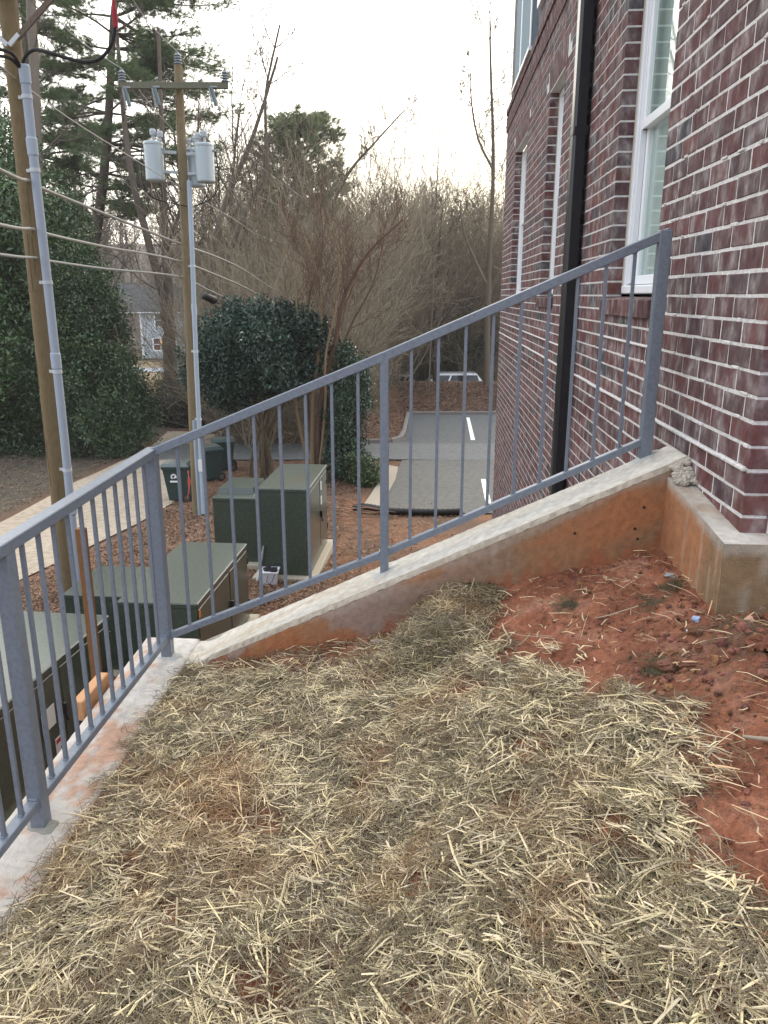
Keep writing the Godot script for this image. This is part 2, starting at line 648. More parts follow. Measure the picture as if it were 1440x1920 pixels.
	for q in 7:
		var c := Vector3(rf(-0.16, 0.16), rf(0.0, 0.03), rf(-0.16, 0.16))
		var a := rf(0, TAU)
		var f := Vector3(cos(a), rf(-0.3, 0.3), sin(a)) * rf(0.025, 0.05)
		var s := Vector3(-sin(a), rf(-0.5, 0.5), cos(a)) * rf(0.012, 0.03)
		var sh := rf(0.7, 1.3)
		poly(lb, [c - f, c + s, c + f], (f.cross(s) * -1.0).normalized() * signf((f.cross(s) * -1.0).y), Color(sh, sh, sh))
		poly(lb, [c - f, c + f, c - s + Vector3(0, 0.012, 0)], (f.cross(s) * -1.0).normalized() * signf((f.cross(s) * -1.0).y), Color(sh, sh * 0.95, sh * 0.9))
	var lm := to_mesh(lb)
	var areas := [[-6.2, 1.5, 10.0, 19.0, 16000, Color(0.21, 0.125, 0.075)], [-13.0, -9.0, 14.0, 27.0, 2600, Color(0.16, 0.12, 0.08)], [0.8, 8.0, 37.5, 45.0, 6500, Color(0.21, 0.135, 0.092)], [-5.5, 0.4, 19.0, 25.0, 2600, Color(0.2, 0.11, 0.065)], [-4.0, 1.0, 29.0, 40.0, 2800, Color(0.24, 0.13, 0.085)]]
	var xf := []
	var cc := PackedColorArray()
	for a in areas:
		for q in a[4]:
			var px := rf(a[0], a[1])
			var pd := rf(a[2], a[3])
			if a[2] == 10.0 and px < -5.35 - maxf(0.0, (16.0 - pd) * 0.2):
				continue
			if a[2] == 10.0 and px > -1.0 and rng.randf() < 0.8:
				continue
			if a[2] == 19.0 and px > -0.6 and pd < 24.5:
				continue
			xf.append(Transform3D(Basis(Vector3.UP, rf(0, TAU)).scaled(Vector3.ONE * rf(0.35, 0.85) * (1.4 if pd > 28.0 else 1.0)), on_ground(px, pd, 0.01)))
			var s := rf(0.55, 1.5)
			var col: Color = a[5]
			cc.append(Color(col.r * s, col.g * s * rf(0.9, 1.1), col.b * s * rf(0.85, 1.2)))
	tag(many("fallen_leaves", lm, xf, cc, M.litter), "brown fallen leaves and pine straw strewn over the lower ground", "leaves")


# ---------------------------------------------------------------- the brick building
const OPEN := [[3.98, 5.02], [7.27, 8.15], [9.93, 11.3]]
const WALL_N := 1.07
const PITCH := 0.0813


func in_view(p: Vector3) -> bool:
	var c := cos(0.27365)
	var s := sin(0.27365)
	var dep := -p.z * c - p.y * s
	if dep < 0.2:
		return false
	return absf(p.x / dep) < 0.52 and absf((p.y * c - p.z * s) / dep) < 0.69


func brick_mesh(lu: float, ly: float, ln: float, variant: int) -> ArrayMesh:
	var b := Buf.new()
	box(b, Vector3.ZERO, U * (lu * 0.5), UP * (ly * 0.5), N * (ln * 0.5), Color.WHITE, 0.003)
	var r := RandomNumberGenerator.new()
	r.seed = 100 + variant
	var moved := {}
	for k in b.v.size():
		var key := b.v[k].snapped(Vector3.ONE * 0.012)
		if not moved.has(key):
			moved[key] = Vector3(r.randf_range(-1, 1), r.randf_range(-1, 1), r.randf_range(-1, 1)) * 0.0016
			moved[key] -= N * (moved[key] as Vector3).dot(N) * 0.8
		b.v[k] += moved[key]
	return to_mesh(b)


func building() -> void:
	var home := thing("brick_building", "dark red brick building with white mortar, white windows and a black downspout", "building", W(1.07, -0.8, 2.62))
	# every brick: [u0, u1, y0, y1, n0, n1]
	var all := []
	for j in range(-64, 29):
		var y0 := -0.002 + PITCH * j + 0.005
		var y1 := y0 + 0.0703
		var mid := (y0 + y1) * 0.5
		var odd := posmod(j, 2) == 1
		var u := 2.62 + (0.1015 if odd else 0.0)
		var first := true
		while u < 12.8:
			var l := 0.192
			if first and odd:
				l = 0.1935
			first = false
			var e := minf(u + l, 12.8)
			var parts := [[u, e]]
			if mid > -0.11 and mid < 1.835:
				for o in OPEN:
					var nxt := []
					for p in parts:
						if p[1] <= o[0] or p[0] >= o[1]:
							nxt.append(p)
							continue
						if p[0] < o[0]:
							nxt.append([p[0], o[0]])
						if p[1] > o[1]:
							nxt.append([o[1], p[1]])
					parts = nxt
			if mid > 1.835 and mid < 2.06:
				for o in OPEN:
					var nxt := []
					for p in parts:
						if p[1] <= o[0] - 0.1 or p[0] >= o[1] + 0.1:
							nxt.append(p)
					parts = nxt
			for p in parts:
				if mid > -0.11 and mid < 1.835:
					for o in OPEN:
						if p[0] > o[1] - 0.001 and p[0] < o[1] + 0.055:
							p[0] = o[1]
						if p[1] < o[0] + 0.001 and p[1] > o[0] - 0.055:
							p[1] = o[0]
				var bot := y0
				if (p[0] + p[1]) * 0.5 < 3.35:
					bot = maxf(y0, -0.795)
				if p[1] - p[0] > 0.056 and y1 - bot > 0.02:
					all.append([p[0], p[1], bot, y1, WALL_N, WALL_N + 0.092])
			u = e + 0.011
		# the return face, seen at the right edge of the picture
		var n := WALL_N + (0.0 if odd else 0.1015)
		while n < 2.7 and mid > -0.82:
			all.append([2.62, 2.712, maxf(y0, -0.795), y1, n, n + 0.1935])
			n += 0.203
	var near := []
	for q in all:
		var c := W((q[4] + q[5]) * 0.5, (q[2] + q[3]) * 0.5, (q[0] + q[1]) * 0.5)
		if in_view(c) and c.length() < 5.5 and (q[4] < 1.08 or q[0] < 2.63):
			near.append([c.length() + (0.4 if q[4] > 1.08 else 0.0), q])
	near.sort_custom(func(a, b): return a[0] < b[0])
	near.resize(mini(near.size(), 296))
	var single := {}
	var cache := {}
	for e in near:
		var q = e[1]
		single[q] = true
		var key := "%d_%d_%d_%d" % [int((q[1] - q[0]) * 200.0), int((q[3] - q[2]) * 400.0), int((q[5] - q[4]) * 200.0), rng.randi() % 4]
		if not cache.has(key):
			cache[key] = brick_mesh(q[1] - q[0], q[3] - q[2], q[5] - q[4], cache.size())
		var mi := MeshInstance3D.new()
		mi.name = "brick"
		mi.mesh = cache[key]
		var pick := rng.randi() % 20
		mi.material_override = M.brick[0 if pick < 5 else (1 if pick < 9 else (2 if pick < 12 else (3 if pick < 14 else (4 if pick < 16 else (5 if pick < 17 else (6 if pick < 18 else 7))))))]
		var lift := rf(-0.0022, -0.0002)
		mi.position = W((q[4] + q[5]) * 0.5 + lift, (q[2] + q[3]) * 0.5 + rf(-0.001, 0.001), (q[0] + q[1]) * 0.5) - home.position
		home.add_child(mi, true)
	var cb := Buf.new()
	var tones := [Color(0.112, 0.031, 0.033), Color(0.088, 0.026, 0.029), Color(0.13, 0.034, 0.033), Color(0.07, 0.028, 0.034), Color(0.104, 0.037, 0.041), Color(0.04, 0.036, 0.047), Color(0.09, 0.041, 0.045), Color(0.14, 0.043, 0.034)]
	for q in all:
		if single.has(q):
			continue
		box(cb, W((q[4] + q[5]) * 0.5 + rf(-0.0018, 0.0002), (q[2] + q[3]) * 0.5, (q[0] + q[1]) * 0.5), U * ((q[1] - q[0]) * 0.5), UP * ((q[3] - q[2]) * 0.5), N * ((q[5] - q[4]) * 0.5), tones[mini(rng.randi() % 10, 7)])
	for o in OPEN:                                                          # soldier lintels
		var uu: float = o[0] - 0.09
		while uu < o[1] + 0.08:
			box(cb, W(WALL_N + 0.043, 1.945, uu + 0.036), U * 0.0355, UP * 0.1, N * 0.046, tones[rng.randi() % 5])
			uu += PITCH
	var ub := 2.62
	while ub < 12.8:                                                        # soldier band and its cap course
		box(cb, W(WALL_N + 0.034, 2.445, ub + 0.036), U * 0.0355, UP * 0.1, N * 0.046, tones[rng.randi() % 5])
		ub += PITCH
	ub = 2.62
	while ub < 12.7:
		box(cb, W(WALL_N + 0.02, 2.592, ub + 0.097), U * 0.0965, UP * 0.036, N * 0.046, tones[rng.randi() % 5])
		ub += 0.203
	put("brick_courses", cb, M.courses, home, "stuff")
	# mortar behind the brick faces
	var mb := Buf.new()
	var cuts := [2.626, 3.9785, 5.0215, 7.2685, 8.1515, 9.9285, 11.3015, 12.796]
	var deep := 0.042
	for k in cuts.size() - 1:
		var mu: float = (cuts[k] + cuts[k + 1]) * 0.5
		var hu: float = (cuts[k + 1] - cuts[k]) * 0.5
		if k % 2 == 0:
			box(mb, W(WALL_N + 0.0012 + deep, 0.865, mu), U * hu, UP * 0.965, N * deep, Color.WHITE)
	box(mb, W(WALL_N + 0.0015 + deep, 2.2, 7.711), U * 5.085, UP * 0.37, N * deep, Color.WHITE)
	box(mb, W(WALL_N + 0.0015 + deep, -2.7, 8.06), U * 4.72, UP * 2.6, N * deep, Color.WHITE)
	box(mb, W(WALL_N + 0.0009 + deep, -0.45, 2.985), U * 0.36, UP * 0.349, N * deep, Color.WHITE)
	box(mb, W(1.95, 0.86, 2.662), U * 0.0405, UP * 1.66, N * 0.79, Color.WHITE)
	put("mortar", mb, M.mortar, home)
	var lb := Buf.new()                                                     # joints squeezed out into thin shelves
	var lu := 2.63
	while lu < 12.7:
		var ln := rf(0.25, 0.6)
		box(lb, W(WALL_N - 0.004 + rf(-0.003, 0.003), -0.571 + rf(-0.0015, 0.0015), lu + ln * 0.5), U * (ln * 0.5), UP * rf(0.006, 0.0085), N * 0.012, Color.WHITE, 0.004)
		lu += ln - 0.003
	box(lb, W(WALL_N - 0.003, -0.247, 4.5), U * 0.62, UP * 0.006, N * 0.012, Color.WHITE, 0.004)
	box(lb, W(WALL_N - 0.003, -0.41, 9.0), U * 3.0, UP * 0.006, N * 0.01, Color.WHITE, 0.004)
	for q in 150:                                                           # lumps and smears of mortar
		var pu := 2.65 + pow(rng.randf(), 1.6) * 4.5
		var jy := -0.002 + PITCH * float(rng.randi_range(-9, 22))
		var okk := true
		for o in OPEN:
			if pu > o[0] - 0.05 and pu < o[1] + 0.05 and jy > -0.1:
				okk = false
		if okk and not (pu > 3.2 and jy < -0.66 and pu < 3.6):
			box(lb, W(WALL_N + 0.001, jy + rf(-0.003, 0.003), pu), U * rf(0.008, 0.035), UP * rf(0.004, 0.008), N * rf(0.004, 0.008), Color.WHITE, 0.003)
	put("mortar_ledge", lb, M.mortar, home)
	# foundation
	var fb := Buf.new()
	stained(fb, W(0.985, -0.728, 3.22), W(0.985, -1.378, 3.22), W(0.985, -0.80, 2.52), -N, 40, 26, 1)
	stained(fb, W(0.985, -0.80, 2.52), W(0.985, -1.45, 2.52), W(2.7, -0.80, 2.52), -U, 60, 26, 2)
	stained(fb, W(0.985, -0.80, 2.52), W(0.985, -0.728, 3.22), W(2.7, -0.80, 2.52), UP, 60, 30, 3)
	put("foundation", fb, M.concrete, home)
	var fl := Buf.new()                                                      # rough mortar packed into the corner where the sloped wall meets the brick
	for q in 90:
		var t := rng.randf()
		var fall := rng.randf()
		rock(fl, W(lerpf(0.995, 1.066, t), lerpf(lerpf(-0.69, -0.652, t), -0.728, fall), 3.2 - fall * 0.1 + rf(-0.008, 0.008)), Vector3(rf(0.012, 0.02), rf(0.008, 0.014), rf(0.014, 0.024)), Color(0.52, 0.47, 0.39), 200 + q, 5)
	put("mortar_fillet", fl, M.concrete, home, "stuff")
	for k in OPEN.size():
		window(home, OPEN[k][0], OPEN[k][1])
	# added unseen core that blocks light behind the windows, then the upper wall
	var ib := Buf.new()
	box(ib, W(5.4, 1.3, 7.75), U * 5.02, UP * 6.6, N * 4.03, Color(0.3, 0.3, 0.3))
	put("light_block_core", ib, M.plain, home)
	var wb := Buf.new()
	box(wb, W(1.24, 5.13, 7.71), U * 5.08, UP * 2.5, N * 0.13, Color(0.14, 0.115, 0.12))
	put("upper_wall", wb, M.courses, home)
	var pb := Buf.new()
	box(pb, W(1.09, 4.67, 10.75), U * 0.92, UP * 2.0, N * 0.045, Color(0.2, 0.275, 0.31), 0.006)
	var panel := put("bay_panel", pb, M.plain, home)
	var tb := Buf.new()
	for uu in [9.85, 10.9]:
		box(tb, W(1.042, 4.67, uu), U * 0.03, UP * 1.98, N * 0.008, Color.WHITE, 0.003)
	box(tb, W(1.04, 2.66, 10.75), U * 0.94, UP * 0.022, N * 0.02, Color.WHITE, 0.003)
	put("trim", tb, M.vinyl, panel)
	var ub2 := Buf.new()
	for e in [[8.3, 9.5]]:
		var cu: float = (e[0] + e[1]) * 0.5
		for s in [-1.0, 1.0]:
			box(ub2, W(1.09, 3.9, cu + s * 0.57), U * 0.04, UP * 0.95, N * 0.03, Color.WHITE, 0.004)
			box(ub2, W(1.09, 3.9 + s * 0.92, cu), U * 0.6, UP * 0.04, N * 0.028, Color.WHITE, 0.004)
	var uw := put("window", ub2, M.vinyl, home)
	var ug := Buf.new()
	box(ug, W(1.103, 3.9, 8.9), U * 0.535, UP * 0.88, N * 0.008, Color.WHITE)
	put("pane", ug, M.glass_dark, uw)
	# downspout
	var db := Buf.new()
	box(db, W(1.007, -0.85, 6.02), U * 0.07, UP * 4.4, N * 0.053, Color.WHITE, 0.02)
	var ds := put("downspout", db, M.black_metal, home)
	ds.set_meta("label", "black rectangular metal downspout running down the brick wall")
	var sb := Buf.new()
	for y in [1.1, -1.75]:
		box(sb, W(1.008, y, 6.02), U * 0.074, UP * 0.03, N * 0.056, Color.WHITE, 0.008)
	put("strap", sb, M.black_metal, ds)


func stained(b: Buf, p: Vector3, down: Vector3, along: Vector3, hint: Vector3, w: int, h: int, mode: int) -> void:   # concrete with clay splashed and run over it
	var pts := PackedVector3Array()
	var cols := PackedColorArray()
	for r in h + 1:
		for k in w + 1:
			var a := float(k) / w
			var e := float(r) / h
			var q := p + (down - p) * e + (along - p) * a
			var dist := (q - p).length()
			var big := bumps.get_noise_3d(q.x * 38.0, q.y * 38.0, q.z * 38.0)
			var streak := bumps.get_noise_2d((q.x + q.z) * 330.0, q.y * 22.0 + mode * 50.0)
			var c := Color(0.44, 0.41, 0.36)
			var clay := Color(0.37, 0.155, 0.06)
			if mode == 1:
				c = c.lerp(clay, clampf((e - 0.012 + big * 0.07) * 22.0, 0.0, 0.96))
				c = c.lerp(Color(0.21, 0.14, 0.075), clampf((a - 0.62 + big * 0.5) * 4.0, 0.0, 0.85))
				c = c.lerp(Color(0.42, 0.35, 0.26), clampf((streak - 0.2) * 4.0, 0.0, 0.5) * clampf(a * 2.0 - 0.4, 0.0, 1.0))
			elif mode == 2:
				c = Color(0.26, 0.165, 0.085).lerp(Color(0.19, 0.12, 0.062), clampf(0.5 + big, 0.0, 1.0))
				c = c.lerp(Color(0.4, 0.35, 0.27), clampf((streak - 0.2) * 5.0, 0.0, 0.5))
				c = c.lerp(Color(0.4, 0.36, 0.3), clampf((0.07 - e) * 20.0, 0.0, 0.6))
			elif mode == 3:
				c = Color(0.5, 0.46, 0.4).lerp(Color(0.36, 0.25, 0.17), clampf(big * 2.4 + 0.15, 0.0, 0.8))
			var j := bumps.get_noise_3d(q.x * 300.0, q.y * 300.0, q.z * 300.0)
			c = c * (1.0 + j * 0.25)
			c.a = 1.0
			pts.append(q - hint * maxf(0.0, -j) * 0.004)
			cols.append(c)
	grid(b, pts, w + 1, cols, hint)


func window(home: Node3D, u0: float, u1: float) -> void:
	var mid := (u0 + u1) * 0.5
	var half := (u1 - u0) * 0.5
	var b := Buf.new()
	for s in [-1.0, 1.0]:
		box(b, W(1.178, 0.925, mid + s * (half - 0.028)), U * 0.027, UP * 0.905, N * 0.018, Color.WHITE, 0.004)
		box(b, W(1.192, 0.925, mid + s * (half - 0.066)), U * 0.013, UP * 0.86, N * 0.018, Color(0.93, 0.93, 0.93), 0.003)
		box(b, W(1.165, 0.925, mid + s * (half - 0.005)), U * 0.006, UP * 0.905, N * 0.012, Color(0.68, 0.6, 0.47))
	box(b, W(1.178, 1.808, mid), U * (half - 0.004), UP * 0.024, N * 0.017, Color.WHITE, 0.004)
	box(b, W(1.174, 0.03, mid), U * (half - 0.004), UP * 0.024, N * 0.024, Color.WHITE, 0.006)
	var win := put("window", b, M.vinyl, home)
	var inner := half - 0.078
	for s in 2:
		var yb := 0.91 if s == 0 else 0.058
		var yt := 1.782 if s == 0 else 0.955
		var nn := 1.194 if s == 0 else 1.222
		var sb := Buf.new()
		for e in [-1.0, 1.0]:
			box(sb, W(nn, (yb + yt) * 0.5, mid + e * (inner - 0.022)), U * 0.022, UP * ((yt - yb) * 0.5), N * 0.013, Color.WHITE, 0.003)
		box(sb, W(nn - 0.001, yt - 0.022, mid), U * inner, UP * 0.022, N * 0.014, Color.WHITE, 0.003)
		box(sb, W(nn - 0.001, yb + 0.026, mid), U * inner, UP * 0.026, N * 0.015, Color.WHITE, 0.003)
		put("upper_sash" if s == 0 else "lower_sash", sb, M.vinyl, win)
		var gb := Buf.new()
		box(gb, W(nn + 0.002, (yb + yt) * 0.5, mid), U * (inner - 0.042), UP * ((yt - yb) * 0.5 - 0.045), N * 0.003, Color.WHITE)
		put("pane", gb, M.glass, win)
	var bb := Buf.new()
	var by := 0.06
	while by < 1.79:
		box(bb, W(1.262, by, mid), U * (inner + 0.02), UP * 0.026, N * 0.0012 + UP * 0.0, Color(0.5, 0.56, 0.53))
		by += 0.0505
	put("blind", bb, M.plain, win)
	var sill := Buf.new()
	box(sill, W(1.115, -0.066, mid), U * (half + 0.02), UP * 0.036, N * 0.04, Color(0.5, 0.48, 0.45))
	var sl := put("window_sill", sill, M.mortar, home)
	var uu := u0 - 0.02
	var q := 0
	while uu < u1 + 0.02 and q < 40:
		var rb := Buf.new()
		box(rb, W(1.092, -0.062 + rf(-0.001, 0.001), uu + 0.0355), U * 0.0355, UP * 0.0455, N * 0.052 + UP * 0.007, Color.WHITE, 0.004)
		put("brick", rb, M.brick[rng.randi() % 6], sl)
		uu += PITCH
		q += 1
	if u0 > 5.0:
		return
	var pb := Buf.new()                                                      # pale green thing standing behind the lower pane: the drawn curtain
	for k in 9:
		rod(pb, W(1.31, 0.06, u0 + 0.1 + k * 0.1), W(1.31, 1.75, u0 + 0.1 + k * 0.1), 0.035, Color(0.42, 0.5, 0.45), 7)
	put("curtain", pb, M.plain, win)


# ---------------------------------------------------------------- retaining wall, railing
func rw_top(n: float) -> float:
	return -1.145 + 0.466 * n


func finer(list: Array, step: float) -> Array:   # more rows between those of a profile, down to half a metre below its top
	var out := []
	for k in list.size() - 1:
		var a := Vector2(list[k][0], list[k][1])
		var e := Vector2(list[k + 1][0], list[k + 1][1])
		var cnt := 1 if minf(a.y, e.y) < -0.6 else maxi(1, int(a.distance_to(e) / step))
		for q in cnt:
			var p := a.lerp(e, float(q) / cnt)
			out.append([p.x, p.y])
	out.append(list[-1])
	return out


func retaining_wall() -> void:
	var o := thing("retaining_wall", "clay-stained concrete retaining wall that slopes down from the brick building and turns towards the camera", "retaining wall", W(-1.27, -2.5, 3.34))
	var b := Buf.new()
	var w := 300
	var bands := [[[3.482, -0.0], [3.485, 0.0], [3.40, 0.002], [3.31, 0.003], [3.235, 0.0]], [[3.235, 0.0], [3.216, -0.005], [3.203, -0.018]], [[3.202, -0.018], [3.2, -0.08], [3.2, -0.13], [3.2, -0.18], [3.2, -0.23], [3.2, -0.28], [3.2, -0.33], [3.2, -0.38], [3.2, -0.45], [3.2, -0.9]], [[3.485, -4.2], [3.485, -2.0], [3.485, -1.0], [3.485, 0.0]]]
	for q in 4:
		var pts := PackedVector3Array()
		var cols := PackedColorArray()
		for e in finer(bands[q], 0.012 if q < 3 else 5.0):
			for k in w + 1:
				var n := lerpf(-1.135, 1.066, float(k) / w)
				var j := bumps.get_noise_3d(n * 420.0, e[0] * 420.0, (rw_top(n) + float(e[1])) * 420.0)
				var y := rw_top(n) + float(e[1]) + (j * 0.004 if q < 2 else 0.0)
				if n < -1.0 and q != 3:
					y = lerpf(y, -1.665 + float(e[1]), clampf((-1.0 - n) / 0.135, 0.0, 1.0))
				var uu: float = e[0]
				var c := Color(0.61, 0.575, 0.505)
				var big := bumps.get_noise_2d(n * 26.0 + 40.0, e[1] * 40.0)
				var drip := bumps.get_noise_2d(n * 190.0, e[1] * 14.0 + 7.0)
				if q == 0:
					c = c.lerp(Color(0.5, 0.4, 0.28), clampf(bumps.get_noise_2d(n * 30.0, uu * 90.0) * 1.6 + 0.1, 0.0, 0.6) * clampf(0.5 - n * 0.6, 0.15, 1.0))
					c = c * (1.0 + j * 0.2)
				elif q == 1:
					uu += j * 0.008
					c = Color(0.42, 0.36, 0.28).lerp(Color(0.13, 0.09, 0.06), clampf(0.12 - j * 1.6, 0.0, 0.45))
				elif q == 2:
					var clay := Color(0.39, 0.165, 0.07).lerp(Color(0.27, 0.16, 0.085), clampf(0.45 + big * 1.8, 0.0, 1.0))
					c = clay
					c = c.lerp(Color(0.34, 0.27, 0.25), clampf((big - 0.02 + drip * 0.15) * 7.0, 0.0, 0.5) * clampf(0.6 - n * 1.3, 0.0, 1.0))     # bare greyish patches at the low end
					c = c.lerp(Color(0.42, 0.36, 0.3), clampf((drip - 0.3) * 4.0, 0.0, 0.2) * clampf(big * 6.0, 0.0, 1.0))
					c = c.lerp(Color(0.47, 0.4, 0.33), clampf((0.05 + float(e[1]) + big * 0.08) * 14.0, 0.0, 0.35))
					uu += j * 0.002
				if q == 2:                                              # clay splashed up from the soil line, and the wet band at its foot
					var above := rw_top(n) + float(e[1]) - soil_y(n, 3.2)
					c = c.lerp(Color(0.34, 0.115, 0.05), clampf((0.07 + drip * 0.1 + j * 0.04 - above) * 14.0, 0.0, 0.8))
				c = c * (1.0 + bumps.get_noise_2d(n * 500.0, e[1] * 500.0 + uu * 300.0) * 0.16)
				c.a = 1.0
				pts.append(W(n, y, uu))
				cols.append(c)
		grid(b, pts, w + 1, cols, [UP, UP - U, -U, U][q])
	put("wall_section", b, M.concrete, o)
	for e in [[0.9, -0.86], [0.87, -0.955], [0.885, -1.0], [0.62, -0.98]]:
		var hb := Buf.new()
		rod(hb, W(e[0], e[1], 3.215), W(e[0] + 0.002, e[1] - 0.001, 3.1985), 0.007, Color(0.05, 0.02, 0.012), 7)
		put("tie_hole", hb, M.plain, o)
	# the level run towards the camera
	var b2 := Buf.new()
	var len := 260
	var prof := [[-1.41, -4.2], [-1.41, -0.01], [-1.40, 0.0], [-1.27, 0.002], [-1.145, -0.002], [-1.134, -0.012], [-1.133, -0.25]]
	var pts2 := PackedVector3Array()
	var cols2 := PackedColorArray()
	for e in finer(prof, 0.014):
		for k in len + 1:
			var uu := lerpf(3.485, -1.0, float(k) / len)
			var j := bumps.get_noise_2d(uu * 230.0 + 500.0, e[0] * 230.0)
			var big := bumps.get_noise_2d(uu * 34.0 + 11.0, e[0] * 60.0) * 0.8 + bumps.get_noise_2d(uu * 130.0, e[0] * 130.0 + 33.0) * 0.35
			var c := Color(0.58, 0.535, 0.475).lerp(Color(0.48, 0.23, 0.12), clampf((big - 0.1) * 2.6 + j * 1.2, 0.0, 0.7))
			c = c.lerp(Color(0.68, 0.65, 0.6), clampf(-big * 2.2 - 0.2, 0.0, 0.6))
			c = c * (1.0 + j * 0.15)
			c.a = 1.0
			pts2.append(W(e[0] + (j * 0.006 if e[0] > -1.15 else 0.0), -1.66 - (3.3 - uu) * 0.036 + float(e[1]) + j * 0.002, uu))
			cols2.append(c)
	grid(b2, pts2, len + 1, cols2, UP)
	poly(b2, [W(-1.41, -4.2, 3.485), W(-1.41, -1.655, 3.485), W(-1.133, -1.655, 3.485), W(-1.133, -4.2, 3.485)], U, Color(0.4, 0.36, 0.32))
	put("wall_section", b2, M.concrete, o)


func railing() -> void:
	var o := thing("metal_railing", "blue-grey painted steel railing with square balusters on top of the retaining wall", "railing", W(-1.235, -1.66, 3.3))
	# post: n, u, base height, top of rail, width
	var P := [[0.955, 3.462, -0.72, 0.262, 0.05], [-0.204, 3.372, -1.245, -0.232, 0.038], [-1.235, 3.3, -1.66, -0.652, 0.05], [-1.275, 2.128, -1.702, -0.706, 0.05], [-1.315, 0.96, -1.744, -0.76, 0.05]]
	var counts := [9, 8, 11, 11]
	var th := 0.038
	for k in P.size():
		var p = P[k]
		var b := Buf.new()
		var drop := 0.022 if k == 1 else 0.004
		box(b, W(p[0], (p[2] - 0.04 + p[3] - drop) * 0.5, p[1]), U * (p[4] * 0.5), UP * ((p[3] - drop - p[2] + 0.04) * 0.5), N * (p[4] * 0.5), Color.WHITE, 0.003)
		put("post", b, M.rail, o)
		var g := Buf.new()
		var pts := PackedVector3Array()
		var cols := PackedColorArray()
		for r in 5:
			for j in 17:
				var an := TAU * j / 16.0
				var rad: float = [0.0, 0.3, 0.6, 0.85, 1.0][r] * (0.062 + 0.012 * sin(an * 2.0 + k) + 0.008 * sin(an * 5.0))
				var q := Vector2(cos(an), sin(an)) * rad
				var hh: float = rw_top(p[0] + q.x) if k < 2 else p[2] - q.y * -0.036
				pts.append(W(p[0] + q.x, hh + [0.012, 0.011, 0.008, 0.005, -0.004][r], p[1] + q.y * 0.8))
				cols.append(Color(0.3, 0.29, 0.25) if k > 2 else Color(0.5, 0.5, 0.47))
		grid(g, pts, 17, cols, UP)
		put("grout_patch", g, M.concrete, o)
	for k in P.size() - 1:
		var a = P[k]
		var e = P[k + 1]
		var ta := W(a[0], a[3], a[1])
		var te := W(e[0], e[3], e[1])
		var dir := (te - ta).normalized()
		var lift: float = th * 0.5 / maxf(0.3, sqrt(1.0 - dir.y * dir.y))
		var ext_a: float = 0.025 if k == 0 else (0.0 if k == 1 else 0.024)
		var ext_e: float = 0.0 if k == 0 else 0.024
		var b := Buf.new()
		bar(b, ta - UP * lift - dir * ext_a, te - UP * lift + dir * ext_e, th + (0.0012 if k == 1 else 0.0) + (0.013 if k > 1 else 0.0), th + (0.0006 if k == 2 else 0.0), Color.WHITE, 0.003)
		put("top_rail", b, M.rail, o)
		var ba := W(a[0], a[2] + 0.1, a[1])
		var be := W(e[0], e[2] + 0.1, e[1])
		var d2 := (be - ba).normalized()
		var bb := Buf.new()
		bar(bb, ba + d2 * float(a[4]) * 0.45, be - d2 * float(e[4]) * 0.45, 0.032 + (0.008 if k > 1 else 0.0), 0.03, Color.WHITE, 0.003)
		put("bottom_rail", bb, M.rail, o)
		var wd := Buf.new()
		for q in counts[k]:                                     # weld beads where the balusters meet the rails
			var tt: float = float(q + 1) / float(counts[k] + 1)
			for p in [ba.lerp(be, tt) + UP * 0.0165, ta.lerp(te, tt) - UP * (lift * 2.0 + 0.001)]:
				for s in [-1.0, 1.0]:
					box(wd, p + d2 * s * 0.008, d2 * rf(0.003, 0.006), UP * rf(0.002, 0.004), d2.cross(UP).normalized() * 0.007, Color.WHITE, 0.0015)
		for p in [[a, 1.0], [e, -1.0]]:
			for yy in [float(p[0][2]) + 0.085, float(p[0][2]) + 0.118]:
				box(wd, W(p[0][0], yy, p[0][1]) + d2 * float(p[1]) * (float(p[0][4]) * 0.5 + 0.003), d2 * 0.005, UP * 0.003, d2.cross(UP).normalized() * 0.017, Color.WHITE, 0.0015)
		put("weld_beads", wd, M.rail, o, "stuff")
		for q in counts[k]:
			var t: float = float(q + 1) / float(counts[k] + 1)
			var lo := ba.lerp(be, t) + UP * 0.006
			var hi := ta.lerp(te, t) - UP * (th * 0.9)
			var s := Buf.new()
			box(s, (lo + hi) * 0.5, U * 0.0068, UP * ((hi.y - lo.y) * 0.5), N * 0.0068, Color.WHITE, 0.001)
			put("baluster", s, M.rail, o)


# ---------------------------------------------------------------- terrace: clay, hay, clods
const HAY := [[-1.13, 3.22], [-0.9, 3.1], [-0.62, 2.98], [-0.32, 2.93], [-0.12, 3.0], [-0.04, 3.2], [0.17, 3.2], [0.2, 2.77], [0.37, 2.45], [0.5, 2.22], [0.62, 2.06], [0.72, 1.96], [0.66, 1.65], [0.57, 1.52], [0.6, 1.38], [0.7, 1.25], [1.6, 0.9], [1.6, -0.8], [-1.15, -0.8]]


func hay_cover(n: float, u: float) -> float:
	var ring := PackedVector2Array()
	for p in HAY:
		ring.append(Vector2(p[0], p[1]))
	var q := Vector2(n + bumps.get_noise_2d(n * 120.0, u * 120.0) * 0.12, u + bumps.get_noise_2d(n * 120.0 + 70.0, u * 120.0) * 0.12)
	if not Geometry2D.is_point_in_polygon(q, ring):
		return 0.022 if n > -0.1 else 0.14
	var c := 1.0
	var hole := bumps.get_noise_2d(n * 55.0 + 300.0, u * 55.0)
	c *= clampf(1.0 - (hole - 0.2) * 6.0, 0.2, 1.0)
	return c


